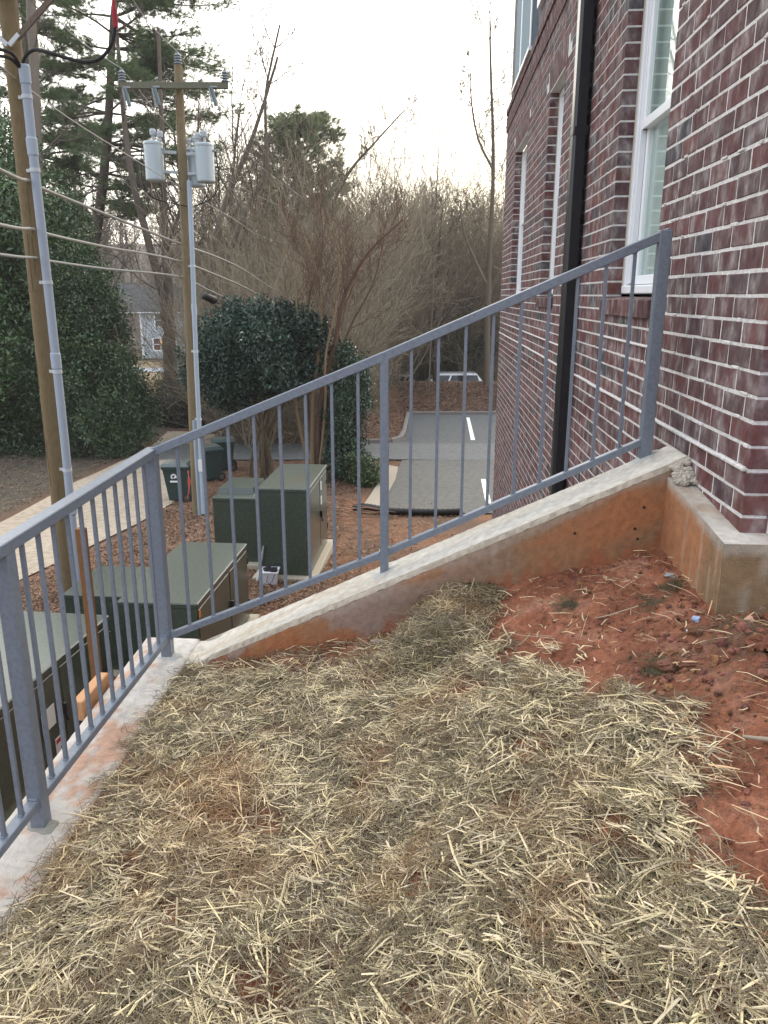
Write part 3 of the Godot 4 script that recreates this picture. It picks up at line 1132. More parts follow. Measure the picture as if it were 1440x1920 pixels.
func soil_and_straw() -> void:
	var pts := PackedVector3Array()
	var cols := PackedColorArray()
	var w := 300
	var rows := 360
	for r in rows + 1:
		for k in w + 1:
			var n := lerpf(-1.14, 1.9, float(k) / w)
			var u := lerpf(3.26, -0.9, float(r) / rows)
			pts.append(W(n, soil_y(n, u), u))
			var a := bumps.get_noise_2d(n * 70.0 + 9.0, u * 70.0)
			var f := bumps.get_noise_2d(n * 420.0, u * 420.0)
			var c := Color(0.35, 0.125, 0.06).lerp(Color(0.23, 0.078, 0.038), clampf(0.35 + a * 1.9, 0.0, 1.0))
			c = c.lerp(Color(0.4, 0.19, 0.12), clampf(-a * 2.0 - 0.18, 0.0, 0.7))
			var damp := Vector2(n - 1.0, u - 2.25)
			c = c.lerp(Color(0.085, 0.045, 0.025), clampf(0.75 - damp.length() * 2.2 + f, 0.0, 0.75))
			c = c * (1.0 + f * 0.4)
			c.a = 1.0
			cols.append(c)
	var b := Buf.new()
	grid(b, pts, w + 1, cols, UP)
	tag(put("soil", b, M.soil), "bare red clay soil of the terrace in front of the retaining wall", "soil", "", "structure")
	# hay: tufts of fine fibres, then single straws
	var tufts := []
	for k in 4:
		var tb := Buf.new()
		for q in 16:
			var a := rf(0, TAU)
			var c := Vector3(rf(-0.045, 0.045), rf(0.0, 0.012), rf(-0.045, 0.045))
			var l := rf(0.02, 0.05)
			var dir := Vector3(cos(a), rf(-0.12, 0.3), sin(a)).normalized()
			var bend := Vector3(rf(-1, 1), rf(-0.3, 0.6), rf(-1, 1)) * 0.012
			var s := rf(0.55, 1.3)
			fibre(tb, [c - dir * l, c + bend, c + dir * l + Vector3(0, rf(-0.008, 0.006), 0)], rf(0.0006, 0.0011), Color(s, s * rf(0.95, 1.02), s * rf(0.85, 1.1)))
		tufts.append(to_mesh(tb))
	var straws := []
	for k in 6:
		var sb := Buf.new()
		var l := rf(0.7, 1.2)
		fibre(sb, [Vector3(-0.5 * l, 0, 0), Vector3(rf(-0.2, 0.2), rf(-0.03, 0.1), rf(-0.12, 0.12) * (3.0 if k == 0 else 1.0)), Vector3(0.5 * l, rf(-0.05, 0.06), rf(-0.1, 0.1))], rf(0.02, 0.032), Color.WHITE)
		straws.append(to_mesh(sb))
	var tx := [[], [], [], []]
	var tc := [PackedColorArray(), PackedColorArray(), PackedColorArray(), PackedColorArray()]
	var placed := 0
	while placed < 9800:
		placed += 1
		var n := rf(-1.15, 1.5)
		var u := rf(0.5, 3.24)
		var cov := hay_cover(n, u)
		if cov < 0.05 and rng.randf() > 0.3 or rng.randf() > cov * 1.3:
			continue
		var up := rf(0.0, 0.012)
		var k := rng.randi() % 4
		tx[k].append(Transform3D(Basis(Vector3.UP, rf(0, TAU)).scaled(Vector3.ONE * rf(0.8, 1.35)), W(n, soil_y(n, u) + up, u)))
		tc[k].append(hay_tone(n, u, false))
	for q in 900:                                                            # the roll of hay heaped on the wall side
		var n := 0.07 + rf(-0.16, 0.16)
		var u := 2.98 + rf(-0.3, 0.26)
		var k := rng.randi() % 4
		n += (u - 2.95) * 0.25
		tx[k].append(Transform3D(Basis(Vector3.UP, rf(0, TAU)).rotated(Vector3.RIGHT, rf(-0.7, 0.7)).scaled(Vector3.ONE * rf(0.8, 1.5)), W(n, soil_y(n, u) + rf(0.0, 0.03), u)))
		tc[k].append(hay_tone(n, u, rng.randf() < 0.35))
	var mat_of_hay := thing("hay", "matted olive-brown hay covering the clay of the terrace", "hay", W(0, -1.45, 2.0), "", "stuff")
	for k in 4:
		many("fibres", tufts[k], tx[k], tc[k], M.straw, mat_of_hay)
	var sx := [[], [], [], [], [], []]
	var sc := [PackedColorArray(), PackedColorArray(), PackedColorArray(), PackedColorArray(), PackedColorArray(), PackedColorArray()]
	for q in 120000:
		var n := rf(-1.14, 1.35)
		var u := rf(0.6, 3.2)
		var cov := hay_cover(n, u)
		var lush := clampf(0.66 + bumps.get_noise_2d(n * 48.0 + 20.0, u * 48.0 + 8.0) * 0.5 + (n + 0.4) * 0.25, 0.3, 1.0)
		if rng.randf() > cov * lush:
			continue
		var k := rng.randi() % 6
		var wind := 0.25 + bumps.get_noise_2d(n * 30.0, u * 30.0 + 400.0) * 4.0
		var a := wind + rf(-0.9, 0.9) if rng.randf() < 0.5 else rf(0, TAU)
		var bs := Basis(Vector3.UP, a) * Basis(Vector3.FORWARD, rf(-0.16, 0.16)) * Basis(Vector3.RIGHT, rf(-0.6, 0.6))
		var l := rf(0.02, 0.08) if rng.randf() < 0.92 else rf(0.08, 0.19)
		var wd := rf(0.05, 0.115) if rng.randf() < 0.6 else rf(0.025, 0.045)
		sx[k].append(Transform3D(bs * Basis.from_scale(Vector3(l, wd, wd)), W(n, soil_y(n, u) + rf(0.01, 0.028), u)))
		sc[k].append(hay_tone(n, u, true))
	var straw := thing("straw", "pale yellow straw stalks strewn over the hay and out onto the clay", "straw", W(0, -1.45, 2.0), "", "stuff")
	for k in 6:
		many("stalks", straws[k], sx[k], sc[k], M.straw, straw)
	# clods and pebbles
	var clod := Buf.new()
	rock(clod, Vector3.ZERO, Vector3(1.0, 0.7, 0.85), Color.WHITE, 5)
	var cm := to_mesh(clod)
	var cx := []
	var cc := PackedColorArray()
	for q in 9000:
		var n := rf(-0.5, 1.7)
		var u := rf(0.9, 3.18)
		var heap := exp(-Vector2((n - 0.95) * 1.3, (u - 2.25) * 0.9).length_squared() * 5.0)
		if hay_cover(n, u) > 0.1 or (n > 0.98 and u > 2.5) or rng.randf() > 0.25 + heap:
			continue
		var s := 0.0015 + 0.011 * pow(rng.randf(), 4.0) + heap * 0.016 * pow(rng.randf(), 3.0)
		cx.append(Transform3D(rbasis(s), W(n, soil_y(n, u) + s * 0.25, u)))
		var t := rf(0.6, 1.35)
		cc.append(Color(0.3 * t, 0.115 * t * rf(0.9, 1.3), 0.06 * t * rf(0.9, 1.5)))
	tag(many("clay_crumbs", cm, cx, cc, M.soil), "crumbs and small clods of red clay scattered over the bare soil", "soil")
	var stones := [[0.95, 2.92, 0.022, Color(0.3, 0.29, 0.28), "flat round grey disc-like stone lying against the foundation face", 0.35], [0.91, 2.49, 0.014, Color(0.35, 0.42, 0.6), "crumpled bit of pale blue plastic near the foundation corner", 0.8], [0.86, 2.4, 0.009, Color(0.5, 0.58, 0.7), "tiny light blue scrap beside a straw on the clay", 0.6], [1.06, 2.43, 0.014, Color(0.6, 0.36, 0.25), "smooth peach-coloured pebble below the front foundation face", 0.75], [-0.92, 1.95, 0.016, Color(0.72, 0.68, 0.68), "white scrap of paper lying in the hay near the left wall", 0.35], [-0.22, 3.1, 0.028, Color(0.5, 0.38, 0.28), "pale tan stone half buried at the foot of the sloping wall", 0.6], [0.99, 2.17, 0.035, Color(0.24, 0.085, 0.045), "largest red clay clod at the right edge below the corner", 0.8], [1.03, 2.13, 0.028, Color(0.27, 0.1, 0.055), "second lighter red clod touching the largest clod", 0.8], [0.79, 2.2, 0.022, Color(0.24, 0.1, 0.06), "rounded brown clod with a dark hollow beside it", 0.7], [0.74, 2.22, 0.026, Color(0.26, 0.11, 0.065), "flat-topped brown clod left of the rounded brown one", 0.6], [1.1, 2.38, 0.019, Color(0.27, 0.15, 0.1), "dull brown stone beside the peach-coloured pebble", 0.8], [1.02, 2.33, 0.016, Color(0.33, 0.21, 0.15), "flat beige stone in front of the peach-coloured pebble", 0.6], [0.92, 2.29, 0.013, Color(0.4, 0.16, 0.08), "small orange oblong stone in the dark damp soil", 0.6]]
	for k in stones.size():
		var s = stones[k]
		var sb := Buf.new()
		var at := W(s[0], soil_y(s[0], s[1]) + s[2] * s[5] * 0.55, s[1])
		rock(sb, at, Vector3(s[2] * 1.2, s[2] * s[5], s[2]), s[3], 20 + k, 8)
		solo("paper_scrap" if k == 4 else ("plastic_scrap" if k in [1, 2] else ("clay_clod" if k in [6, 7, 8, 9] else "stone")), sb, M.soil if k > 4 else M.plain, at, s[4], "scrap" if k in [1, 2, 4] else "stone")
	var kb := Buf.new()
	var kp := W(0.86, soil_y(0.86, 1.77) + 0.012, 1.77)
	tube(kb, PackedVector3Array([kp - N * 0.06 + U * 0.012, kp, kp + N * 0.08 - U * 0.01]), PackedFloat32Array([0.004, 0.007, 0.006]), 7, Color(0.3, 0.24, 0.18), true)
	solo("stick", kb, M.plain, kp, "grey weathered stick lying on bare clay by the right edge", "stick")
	# green sprouts
	var gx := []
	var gc := PackedColorArray()
	for p in [[0.82, 2.69, 0.06], [0.93, 2.82, 0.035], [0.72, 2.25, 0.05], [1.0, 2.3, 0.1], [0.95, 1.75, 0.05], [0.55, 2.85, 0.04]]:
		for q in 40:
			var n: float = p[0] + rng.randfn(0, p[2] * 0.6)
			var u: float = p[1] + rng.randfn(0, p[2] * 0.6)
			gx.append(Transform3D(Basis(Vector3.UP, rf(0, TAU)).scaled(Vector3.ONE * rf(0.3, 0.6)), W(n, soil_y(n, u) + 0.003, u)))
			gc.append(Color(0.07, 0.075, 0.03))
	tag(many("grass", tufts[1], gx, gc, M.straw), "small dull green sprouts in the clay near the foundation", "grass")


func hay_tone(n: float, u: float, pale: bool) -> Color:
	var orange := clampf(0.55 - Vector2((n + 0.7) * 1.3, (u - 2.05) * 0.8).length() * 1.6, 0.0, 0.5) + clampf(bumps.get_noise_2d(n * 40.0, u * 40.0 + 700.0) * 1.2 - 0.1, 0.0, 0.35)
	var s := rf(0.5, 1.3)
	var c := Color(0.68, 0.56, 0.345) if pale else Color(0.215, 0.16, 0.085)
	if rng.randf() < 0.25:
		c = Color(0.47, 0.4, 0.25) if pale else Color(0.19, 0.155, 0.09)
	c = c.lerp(Color(0.42, 0.2, 0.075), clampf(orange, 0.0, 0.7) * (0.6 if pale else 1.0))
	if n > 0.65 and rng.randf() < 0.4:
		c = c.lerp(Color(0.4, 0.16, 0.08), 0.5)
	return Color(c.r * s, c.g * s, c.b * s * rf(0.85, 1.1))


func fibre(b: Buf, p: Array, w: float, col: Color) -> void:   # a folded ribbon along three points
	for k in 2:
		var a: Vector3 = p[k]
		var e: Vector3 = p[k + 1]
		var t := (e - a).normalized()
		var s := t.cross(Vector3.UP)
		s = s.normalized() if s.length() > 0.01 else Vector3.RIGHT
		var up := s.cross(t)
		var wa := w if k == 1 else w * 0.7
		var we := w if k == 0 else w * 0.45
		for sd in [-1.0, 1.0]:
			poly(b, [a + up * w * 0.35, e + up * w * 0.35, e + s * sd * we, a + s * sd * wa], (up + s * sd * 0.5).normalized(), col)


func rock(b: Buf, c: Vector3, r: Vector3, col: Color, sd: int, seg := 6) -> void:   # a broken lump with facets
	var ns := FastNoiseLite.new()
	ns.seed = sd
	ns.frequency = 1.1
	ns.fractal_octaves = 4
	var ring := []
	for k in seg + 1:
		var row := []
		var th := PI * k / seg
		for j in seg + 2:
			var an := TAU * (j + 0.3 * (k % 2)) / (seg + 2)
			var d := Vector3(sin(th) * cos(an), cos(th), sin(th) * sin(an))
			row.append(c + d * r * (0.95 + ns.get_noise_3d(d.x, d.y, d.z) * 0.75))
		ring.append(row)
	for k in seg:
		for j in seg + 2:
			var l := (j + 1) % (seg + 2)
			for t in [[ring[k][j], ring[k][l], ring[k + 1][l]], [ring[k][j], ring[k + 1][l], ring[k + 1][j]]]:
				var nn: Vector3 = (t[1] - t[0]).cross(t[2] - t[0])
				if nn.length() < 1e-12:
					continue
				nn = nn.normalized()
				if nn.dot(t[0] - c) < 0.0:
					nn = -nn
				poly(b, t, (nn * 0.75 + ((t[0] + t[1] + t[2]) / 3.0 - c).normalized() * 0.25).normalized(), col * (0.85 + 0.3 * absf(ns.get_noise_3d(k * 3.1, j * 2.7, 1.0))))


# ---------------------------------------------------------------- cabinets and what stands round them
func cabinet(label: String, front: Vector3, wd: float, dp: float, top: float, turn: float, style: int) -> Node3D:   # front: middle of the foot of the side that faces the terrace
	var D := Vector3(sin(turn), 0, -cos(turn))
	var R := Vector3(cos(turn), 0, sin(turn))
	var c := front + D * dp * 0.5
	var h := top - front.y
	var o := thing("utility_cabinet", label, "utility cabinet", c, "green utility cabinets below the wall")
	var b := Buf.new()
	box(b, c + UP * (h * 0.5 - 0.03), R * (wd * 0.5), UP * (h * 0.5 - 0.03), D * (dp * 0.5), Color.WHITE, 0.008)
	put("body", b, M.steel_green, o)
	var l := Buf.new()
	box(l, c + UP * (h - 0.035), R * (wd * 0.5 + 0.012), UP * 0.035, D * (dp * 0.5 + 0.012), Color(3.2, 2.8, 3.0), 0.012)  # same paint as the body, lightened so the colour carries the sky sheen
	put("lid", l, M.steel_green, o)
	var p := Buf.new()
	box(p, c - UP * 0.1, R * (wd * 0.5 + 0.12), UP * 0.1, D * (dp * 0.5 + 0.14), Color(0.5, 0.44, 0.34), 0.015)
	put("concrete_pad", p, M.concrete, o)
	var face := c + R * (wd * 0.5)
	for s in 2:                                                     # two door leaves on the side that faces the building
		var d := Buf.new()
		var hw := dp * 0.5 * (0.56 if s == 0 else 0.4)
		var mid := face + D * (-dp * 0.5 + 0.03 + hw if s == 0 else dp * 0.5 - 0.02 - hw) + UP * (h * 0.5 + 0.03)
		box(d, mid, R * 0.008, UP * (h * 0.5 - 0.13), D * (hw - 0.008), Color(0.98, 0.98, 0.96), 0.004)
		var door := put("door", d, M.steel_green, o)
		var hg := Buf.new()
		for y in [0.22, 0.78]:
			var hinge: Vector3 = face + R * 0.012 + D * ((-dp * 0.5 + 0.025) if s == 0 else (dp * 0.5 - 0.015)) + UP * (h * y)
			rod(hg, hinge - UP * 0.05, hinge + UP * 0.05, 0.012, Color(0.9, 0.9, 0.9), 8)
		put("hinge", hg, M.steel_green, door)
		if s == 1:
			var k := Buf.new()
			var hp := face + R * 0.03 + D * (dp * 0.08) + UP * (h * 0.52)
			box(k, hp, R * 0.022, UP * 0.06, D * 0.022, Color.WHITE, 0.008)
			rod(k, hp - UP * 0.05, hp - UP * 0.15 + R * 0.015 + D * 0.02, 0.012, Color.WHITE)
			put("handle", k, M.dark, door)
			if style != 1:
				for y in [0.84, 0.66]:
					var w := Buf.new()
					box(w, face + R * 0.011 + D * (dp * 0.12 + 0.05) + UP * (h * y), R * 0.002, UP * 0.075, D * 0.05, Color(0.75, 0.76, 0.74))
					put("sticker", w, M.plain, door)
	var t := Buf.new()
	box(t, face - D * (dp * 0.5 - 0.07) + R * 0.01 + UP * (h - 0.16), R * 0.002, UP * 0.04, D * 0.035, Color(0.75, 0.5, 0.05) if style == 0 else Color(0.55, 0.22, 0.03))
	put("warning_tag", t, M.plain, o)
	if style == 2:
		var r := Buf.new()
		var f2 := c + D * 0.12 - R * 0.05
		frustum(r, f2 + UP * (h - 0.002), R * (wd * 0.42), D * (dp * 0.38), f2 + UP * (h + 0.1), R * (wd * 0.38), D * (dp * 0.34), Color(3.2, 2.8, 3.0))  # lightened like the lid: sky sheen put into the colour
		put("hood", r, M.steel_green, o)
	return o


func cabinets() -> void:
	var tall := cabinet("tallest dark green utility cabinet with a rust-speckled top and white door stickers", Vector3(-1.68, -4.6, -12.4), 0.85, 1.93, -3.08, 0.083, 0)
	var dust := Buf.new()
	for q in 60:
		var c := Vector3(-1.64 + rf(-0.33, 0.3), -3.078, -12.9 - absf(rng.randfn(0, 0.22)))
		var s := rf(0.006, 0.022)
		poly(dust, [c - Vector3(s, 0, 0), c + Vector3(0, 0.001, s), c + Vector3(s, 0.004, 0), c - Vector3(0, -0.002, s)], UP, Color(0.2, 0.1, 0.045))
	put("leaf_debris", dust, M.plain, tall, "stuff")
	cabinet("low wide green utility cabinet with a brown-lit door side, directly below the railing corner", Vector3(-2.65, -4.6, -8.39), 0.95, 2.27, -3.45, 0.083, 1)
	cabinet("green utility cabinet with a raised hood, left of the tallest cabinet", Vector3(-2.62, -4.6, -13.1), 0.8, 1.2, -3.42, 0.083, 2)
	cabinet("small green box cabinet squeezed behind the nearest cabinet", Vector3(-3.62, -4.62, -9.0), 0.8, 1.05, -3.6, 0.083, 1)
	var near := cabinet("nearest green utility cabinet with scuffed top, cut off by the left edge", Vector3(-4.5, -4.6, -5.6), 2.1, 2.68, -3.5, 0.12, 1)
	var R := Vector3(cos(0.12), 0, sin(0.12))
	var D := Vector3(sin(0.12), 0, -cos(0.12))
	var face := Vector3(-4.5, 0, -5.6) + R * 1.05
	for e in [[1.33, -4.0, 0.07, 0.11, Color(0.62, 0.62, 0.6)], [1.2, -4.02, 0.035, 0.12, Color(0.4, 0.4, 0.4)], [1.42, -4.36, 0.075, 0.09, Color(0.6, 0.57, 0.55)]]:
		var w := Buf.new()
		box(w, face + D * e[0] + R * 0.018 + UP * e[1], R * 0.002, UP * e[3], D * e[2], e[4])
		if e[1] < -4.3:
			box(w, face + D * 1.42 + R * 0.021 + UP * -4.31, R * 0.002, UP * 0.022, D * 0.06, Color(0.42, 0.02, 0.03))
			box(w, face + D * 1.44 + R * 0.021 + UP * -4.41, R * 0.002, UP * 0.02, D * 0.012, Color(0.05, 0.05, 0.05))
		put("sticker", w, M.plain, near)
	# bucket and paddle
	var b := Buf.new()
	var bc := on_ground(-1.9, 12.16)
	frustum(b, bc, Vector3(0.11, 0, 0), Vector3(0, 0, 0.11), bc + UP * 0.24, Vector3(0.135, 0, 0), Vector3(0, 0, 0.135), Color(0.66, 0.67, 0.72))
	var bk := thing("bucket", "square white plastic bucket with black rags at the foot of the tallest cabinet", "bucket", bc)
	put("tub", b, M.plain, bk)
	var rim := Buf.new()
	for s in [-1.0, 1.0]:
		box(rim, bc + Vector3(s * 0.136, 0.235, 0), Vector3(0.012, 0, 0), UP * 0.015, Vector3(0, 0, 0.15), Color(0.7, 0.7, 0.74), 0.004)
		box(rim, bc + Vector3(0, 0.2345, s * 0.136), Vector3(0.125, 0, 0), UP * 0.014, Vector3(0, 0, 0.012), Color(0.7, 0.7, 0.74), 0.004)
	put("rim", rim, M.plain, bk)
	var rag := Buf.new()
	for q in 5:
		rock(rag, bc + Vector3(rf(-0.08, 0.08), 0.25 + rf(0, 0.03), rf(-0.08, 0.08)), Vector3(0.07, 0.04, 0.06), Color(0.015, 0.015, 0.018), q + 60)
	put("rag", rag, M.plain, bk)
	var bail := Buf.new()
	tube(bail, PackedVector3Array([bc + Vector3(-0.02, 0.2, 0.15), bc + Vector3(-0.04, 0.1, 0.16), bc + Vector3(0.0, 0.05, 0.155), bc + Vector3(0.05, 0.1, 0.155), bc + Vector3(0.14, 0.33, 0.1)]), PackedFloat32Array([0.005, 0.005, 0.005, 0.005, 0.005]), 5, Color(0.1, 0.1, 0.1))
	put("handle", bail, M.dark, bk)
	var st := Buf.new()
	rod(st, on_ground(-2.14, 12.2), on_ground(-2.06, 12.36, 0.42), 0.016, Color(0.6, 0.6, 0.58))
	rod(st, on_ground(-2.06, 12.36, 0.42), on_ground(-2.03, 12.395, 0.6), 0.022, Color(0.35, 0.36, 0.37), 8, true, 0.012)
	solo("paddle", st, M.plain, on_ground(-2.14, 12.2), "white stirring stick leaning on the tallest cabinet beside the bucket", "stick")
	# lumber against the level wall
	var lb := Buf.new()
	box(lb, Vector3(-1.5, -2.36, -3.66), Vector3(0.024, 0, 0.0), UP * 1.25, Vector3(0, 0, 0.019), Color(0.23, 0.105, 0.038), 0.003)
	solo("wooden_stake", lb, M.lumber, Vector3(-1.5, -3.6, -3.66), "upright orange-brown timber stake standing behind the railing balusters", "timber")
	var lb2 := Buf.new()
	bar(lb2, W(-1.452, -1.675, 2.8), W(-1.446, -1.672, 3.06), 0.05, 0.09, Color(0.62, 0.33, 0.16), 0.004)
	solo("lumber_block", lb2, M.lumber, W(-1.45, -1.7, 2.88), "short reddish lumber block fixed along the outer edge of the level wall", "timber")


# ---------------------------------------------------------------- poles, transformers, wires
func V(a: Array) -> Vector3:
	return Vector3(a[0], a[1], a[2])


func path(list: Array, sub := 4) -> PackedVector3Array:   # a smooth curve through the points
	var out := PackedVector3Array()
	for k in list.size() - 1:
		var a := V(list[maxi(k - 1, 0)])
		var p := V(list[k])
		var q := V(list[k + 1])
		var e := V(list[mini(k + 2, list.size() - 1)])
		for s in sub:
			out.append(p.cubic_interpolate(q, a, e, float(s) / sub))
	out.append(V(list[-1]))
	return out


func radii(n: int, a: float, b: float) -> PackedFloat32Array:
	var r := PackedFloat32Array()
	for k in n:
		r.append(lerpf(a, b, float(k) / maxi(1, n - 1)))
	return r


func cable(called: String, list: Array, r: float, col: Color, label: String, category := "cable") -> void:
	var b := Buf.new()
	var p := path(list, 5)
	tube(b, p, radii(p.size(), r, r), 6, col, true)
	solo(called, b, M.plain, V(list[0]), label, category)


func pole(label: String, foot: Vector3, top: Vector3, r0: float, r1: float, col: Color) -> Node3D:
	var o := thing("utility_pole", label, "utility pole", foot)
	var b := Buf.new()
	var pts := PackedVector3Array()
	var n := 26
	for k in n + 1:
		pts.append(foot.lerp(top, float(k) / n))
	tube(b, pts, radii(n + 1, r0, r1), 16, col, true, col * 1.12)
	var cr := Buf.new()
	for q in 26:                                       # drying cracks: thin dark splinters sunk into the face
		var t := rf(0.02, 0.9)
		var an := rf(0, TAU)
		var rr := lerpf(r0, r1, t)
		var d := Vector3(cos(an), 0, sin(an)) * (rr - 0.001)
		rod(cr, foot.lerp(top, t) + d, foot.lerp(top, t + rf(0.02, 0.08)) + d * 0.985, 0.0035, col * 0.3, 4)
	put("trunk", b, M.pole, o)
	put("crack", cr, M.pole, o, "stuff")
	return o


func conduit(o: Node3D, pts: Array, r: float, col: Color, couplings: Array, straps: Array) -> void:
	var b := Buf.new()
	var p := path(pts, 4)
	tube(b, p, radii(p.size(), r, r), 14, Color(col.r, col.g, col.b), true)
	for c in couplings:
		var a := V(c)
		lathe(b, a - UP * 0.11, UP, [[r, -0.015], [r * 1.16, 0.0], [r * 1.18, 0.2], [r, 0.225]], 14, col * 1.08)
	var cd := put("conduit", b, M.plain, o)
	for s in straps:
		var a := V(s)
		var sb := Buf.new()
		lathe(sb, a - UP * 0.025, UP, [[r * 0.9, 0.0], [r * 1.12, 0.0], [r * 1.12, 0.05], [r * 0.9, 0.05]], 14, Color(0.5, 0.53, 0.55))
		box(sb, a + Vector3(-r * 1.5, 0, -0.03), Vector3(r * 0.6, 0, 0), UP * 0.022, Vector3(0, 0, 0.006), Color(0.5, 0.53, 0.55), 0.003)
		put("strap", sb, M.plain, cd)


func insulator(o: Node3D, at: Vector3, s: float) -> void:
	var b := Buf.new()
	var prof := [[0.02, -0.1]]
	for k in 4:
		prof.append_array([[0.035, k * 0.05], [0.085 - k * 0.005, k * 0.05 + 0.006], [0.08 - k * 0.005, k * 0.05 + 0.02], [0.035, k * 0.05 + 0.04]])
	prof.append([0.03, 0.22])
	prof.append([0.0, 0.225])
	var q := []
	for e in prof:
		q.append([e[0] * s, e[1] * s])
	lathe(b, at, UP, q, 12, Color(0.27, 0.3, 0.32))
	put("insulator", b, M.vinyl, o)


func poles_and_wires() -> void:
	var wood := Color(0.215, 0.155, 0.075)
	var a := pole("brown wooden utility pole nearest the railing, carrying a grey riser pipe", Vector3(-5.0, -4.7, -11.5), Vector3(-4.88, 5.6, -11.5), 0.135, 0.11, wood)
	conduit(a, [[-4.73, 2.88, -11.36], [-4.74, 1.5, -11.36], [-4.74, 0.09, -11.36], [-4.75, -1.88, -11.36], [-4.77, -2.95, -11.37], [-4.8, -4.7, -11.38]], 0.062, Color(0.33, 0.38, 0.44), [[-4.73, 2.8, -11.36], [-4.74, 1.93, -11.36], [-4.745, -0.91, -11.36], [-4.76, -3.1, -11.37]], [[-4.735, 2.53, -11.36], [-4.74, 1.63, -11.36], [-4.74, 0.17, -11.36], [-4.745, -1.07, -11.36], [-4.765, -2.53, -11.37]])
	var ar := Buf.new()
	box(ar, Vector3(-4.92, 3.79, -11.34), Vector3(0.95, 0, 0), UP * 0.06, Vector3(0, 0, 0.045), Color(0.1, 0.075, 0.05), 0.006)
	put("crossarm", ar, M.pole, a)
	for s in [-1.0, 1.0]:
		var br := Buf.new()
		bar(br, Vector3(-4.88 + s * 0.1, 3.2, -11.33), Vector3(-4.88 + s * 0.7, 3.74, -11.33), 0.04, 0.07, Color(0.2, 0.15, 0.11), 0.004)
		var bp := put("brace", br, M.pole, a)
		var pl := Buf.new()
		bar(pl, Vector3(-4.88 + s * 0.012, 3.125, -11.31), Vector3(-4.88 + s * 0.15, 3.25, -11.31), 0.03, 0.055, Color(0.55, 0.57, 0.58), 0.003)
		put("bracket", pl, M.plain, bp)
	var bl := Color(0.012, 0.012, 0.014)
	cable("riser_cable", [[-4.73, 2.8, -11.36], [-4.7, 2.95, -11.3], [-4.51, 3.04, -11.2], [-4.22, 2.95, -11.0], [-3.82, 2.83, -10.9], [-3.55, 2.83, -10.8], [-3.39, 2.98, -10.8], [-3.32, 3.17, -10.8], [-3.31, 3.22, -10.8]], 0.022, bl, "thick black cable looping right from the riser pipe up to a red sleeve")
	cable("riser_cable", [[-4.745, 2.8, -11.36], [-4.78, 2.98, -11.2], [-4.86, 2.99, -11.0], [-4.97, 2.92, -10.8], [-5.4, 3.0, -10.4]], 0.022, bl, "upper black cable leaving the riser pipe to the left")
	cable("riser_cable", [[-4.735, 2.8, -11.39], [-4.81, 2.93, -11.22], [-4.87, 2.92, -11.02], [-4.98, 2.85, -10.82], [-5.45, 2.8, -10.4]], 0.022, bl, "lower black cable leaving the riser pipe to the left")
	var sl := Buf.new()
	lathe(sl, Vector3(-3.31, 3.17, -10.8), Vector3(0.0, 1, 0), [[0.02, 0.0], [0.03, 0.012], [0.032, 0.2], [0.02, 0.25], [0.015, 0.8]], 10, Color(0.3, 0.02, 0.028))
	solo("cable_sleeve", sl, M.plain, Vector3(-3.31, 3.17, -10.8), "bright red sleeve at the end of the looping black cable", "cable sleeve")
	# second pole
	var b := pole("weathered wooden utility pole behind the cabinets, carrying three transformer cans", Vector3(-4.38, -5.05, -17.6), Vector3(-4.19, 4.5, -17.6), 0.15, 0.085, Color(0.235, 0.18, 0.1))
	conduit(b, [[-4.07, 2.3, -17.42], [-4.1, 0.8, -17.4], [-4.16, -1.68, -17.36], [-4.2, -4.9, -17.34]], 0.05, Color(0.36, 0.43, 0.5), [[-4.13, -0.3, -17.39]], [[-4.1, 0.6, -17.4], [-4.15, -1.2, -17.37], [-4.17, -2.7, -17.36]])
	conduit(b, [[-4.3, -2.74, -17.42], [-4.31, -5.0, -17.41]], 0.045, Color(0.3, 0.35, 0.4), [], [])
	conduit(b, [[-4.19, -2.9, -17.5], [-4.21, -5.0, -17.5]], 0.04, Color(0.3, 0.34, 0.38), [], [])
	var tg := Buf.new()
	box(tg, Vector3(-4.185, -3.75, -17.275), Vector3(0.055, 0, 0), UP * 0.14, Vector3(0, 0, 0.006), Color(0.75, 0.76, 0.78), 0.003)
	put("notice", tg, M.plain, b)
	var tape := Buf.new()
	for q in 4:
		tube(tape, PackedVector3Array([Vector3(-4.5 - q * 0.012, -3.9, -17.42), Vector3(-4.53 + q * 0.02, -4.15, -17.4), Vector3(-4.51 - q * 0.02, -4.4 - q * 0.05, -17.39)]), PackedFloat32Array([0.008, 0.01, 0.006]), 4, Color(0.6, 0.12, 0.09))
	solo("marking_tape", tape, M.plain, Vector3(-4.5, -3.9, -17.42), "faded red marking tape hanging off the second pole near its foot", "tape")
	var xa := Buf.new()
	box(xa, Vector3(-4.25, 4.09, -17.44), Vector3(1.09, 0, 0), UP * 0.06, Vector3(0, 0, 0.045), Color(0.2, 0.2, 0.14), 0.006)
	var arm := put("crossarm", xa, M.pole, b)
	insulator(arm, Vector3(-5.3, 4.17, -17.44), 1.0)
	insulator(arm, Vector3(-3.22, 4.16, -17.44), 1.0)
	insulator(b, Vector3(-4.19, 4.52, -17.6), 1.0)
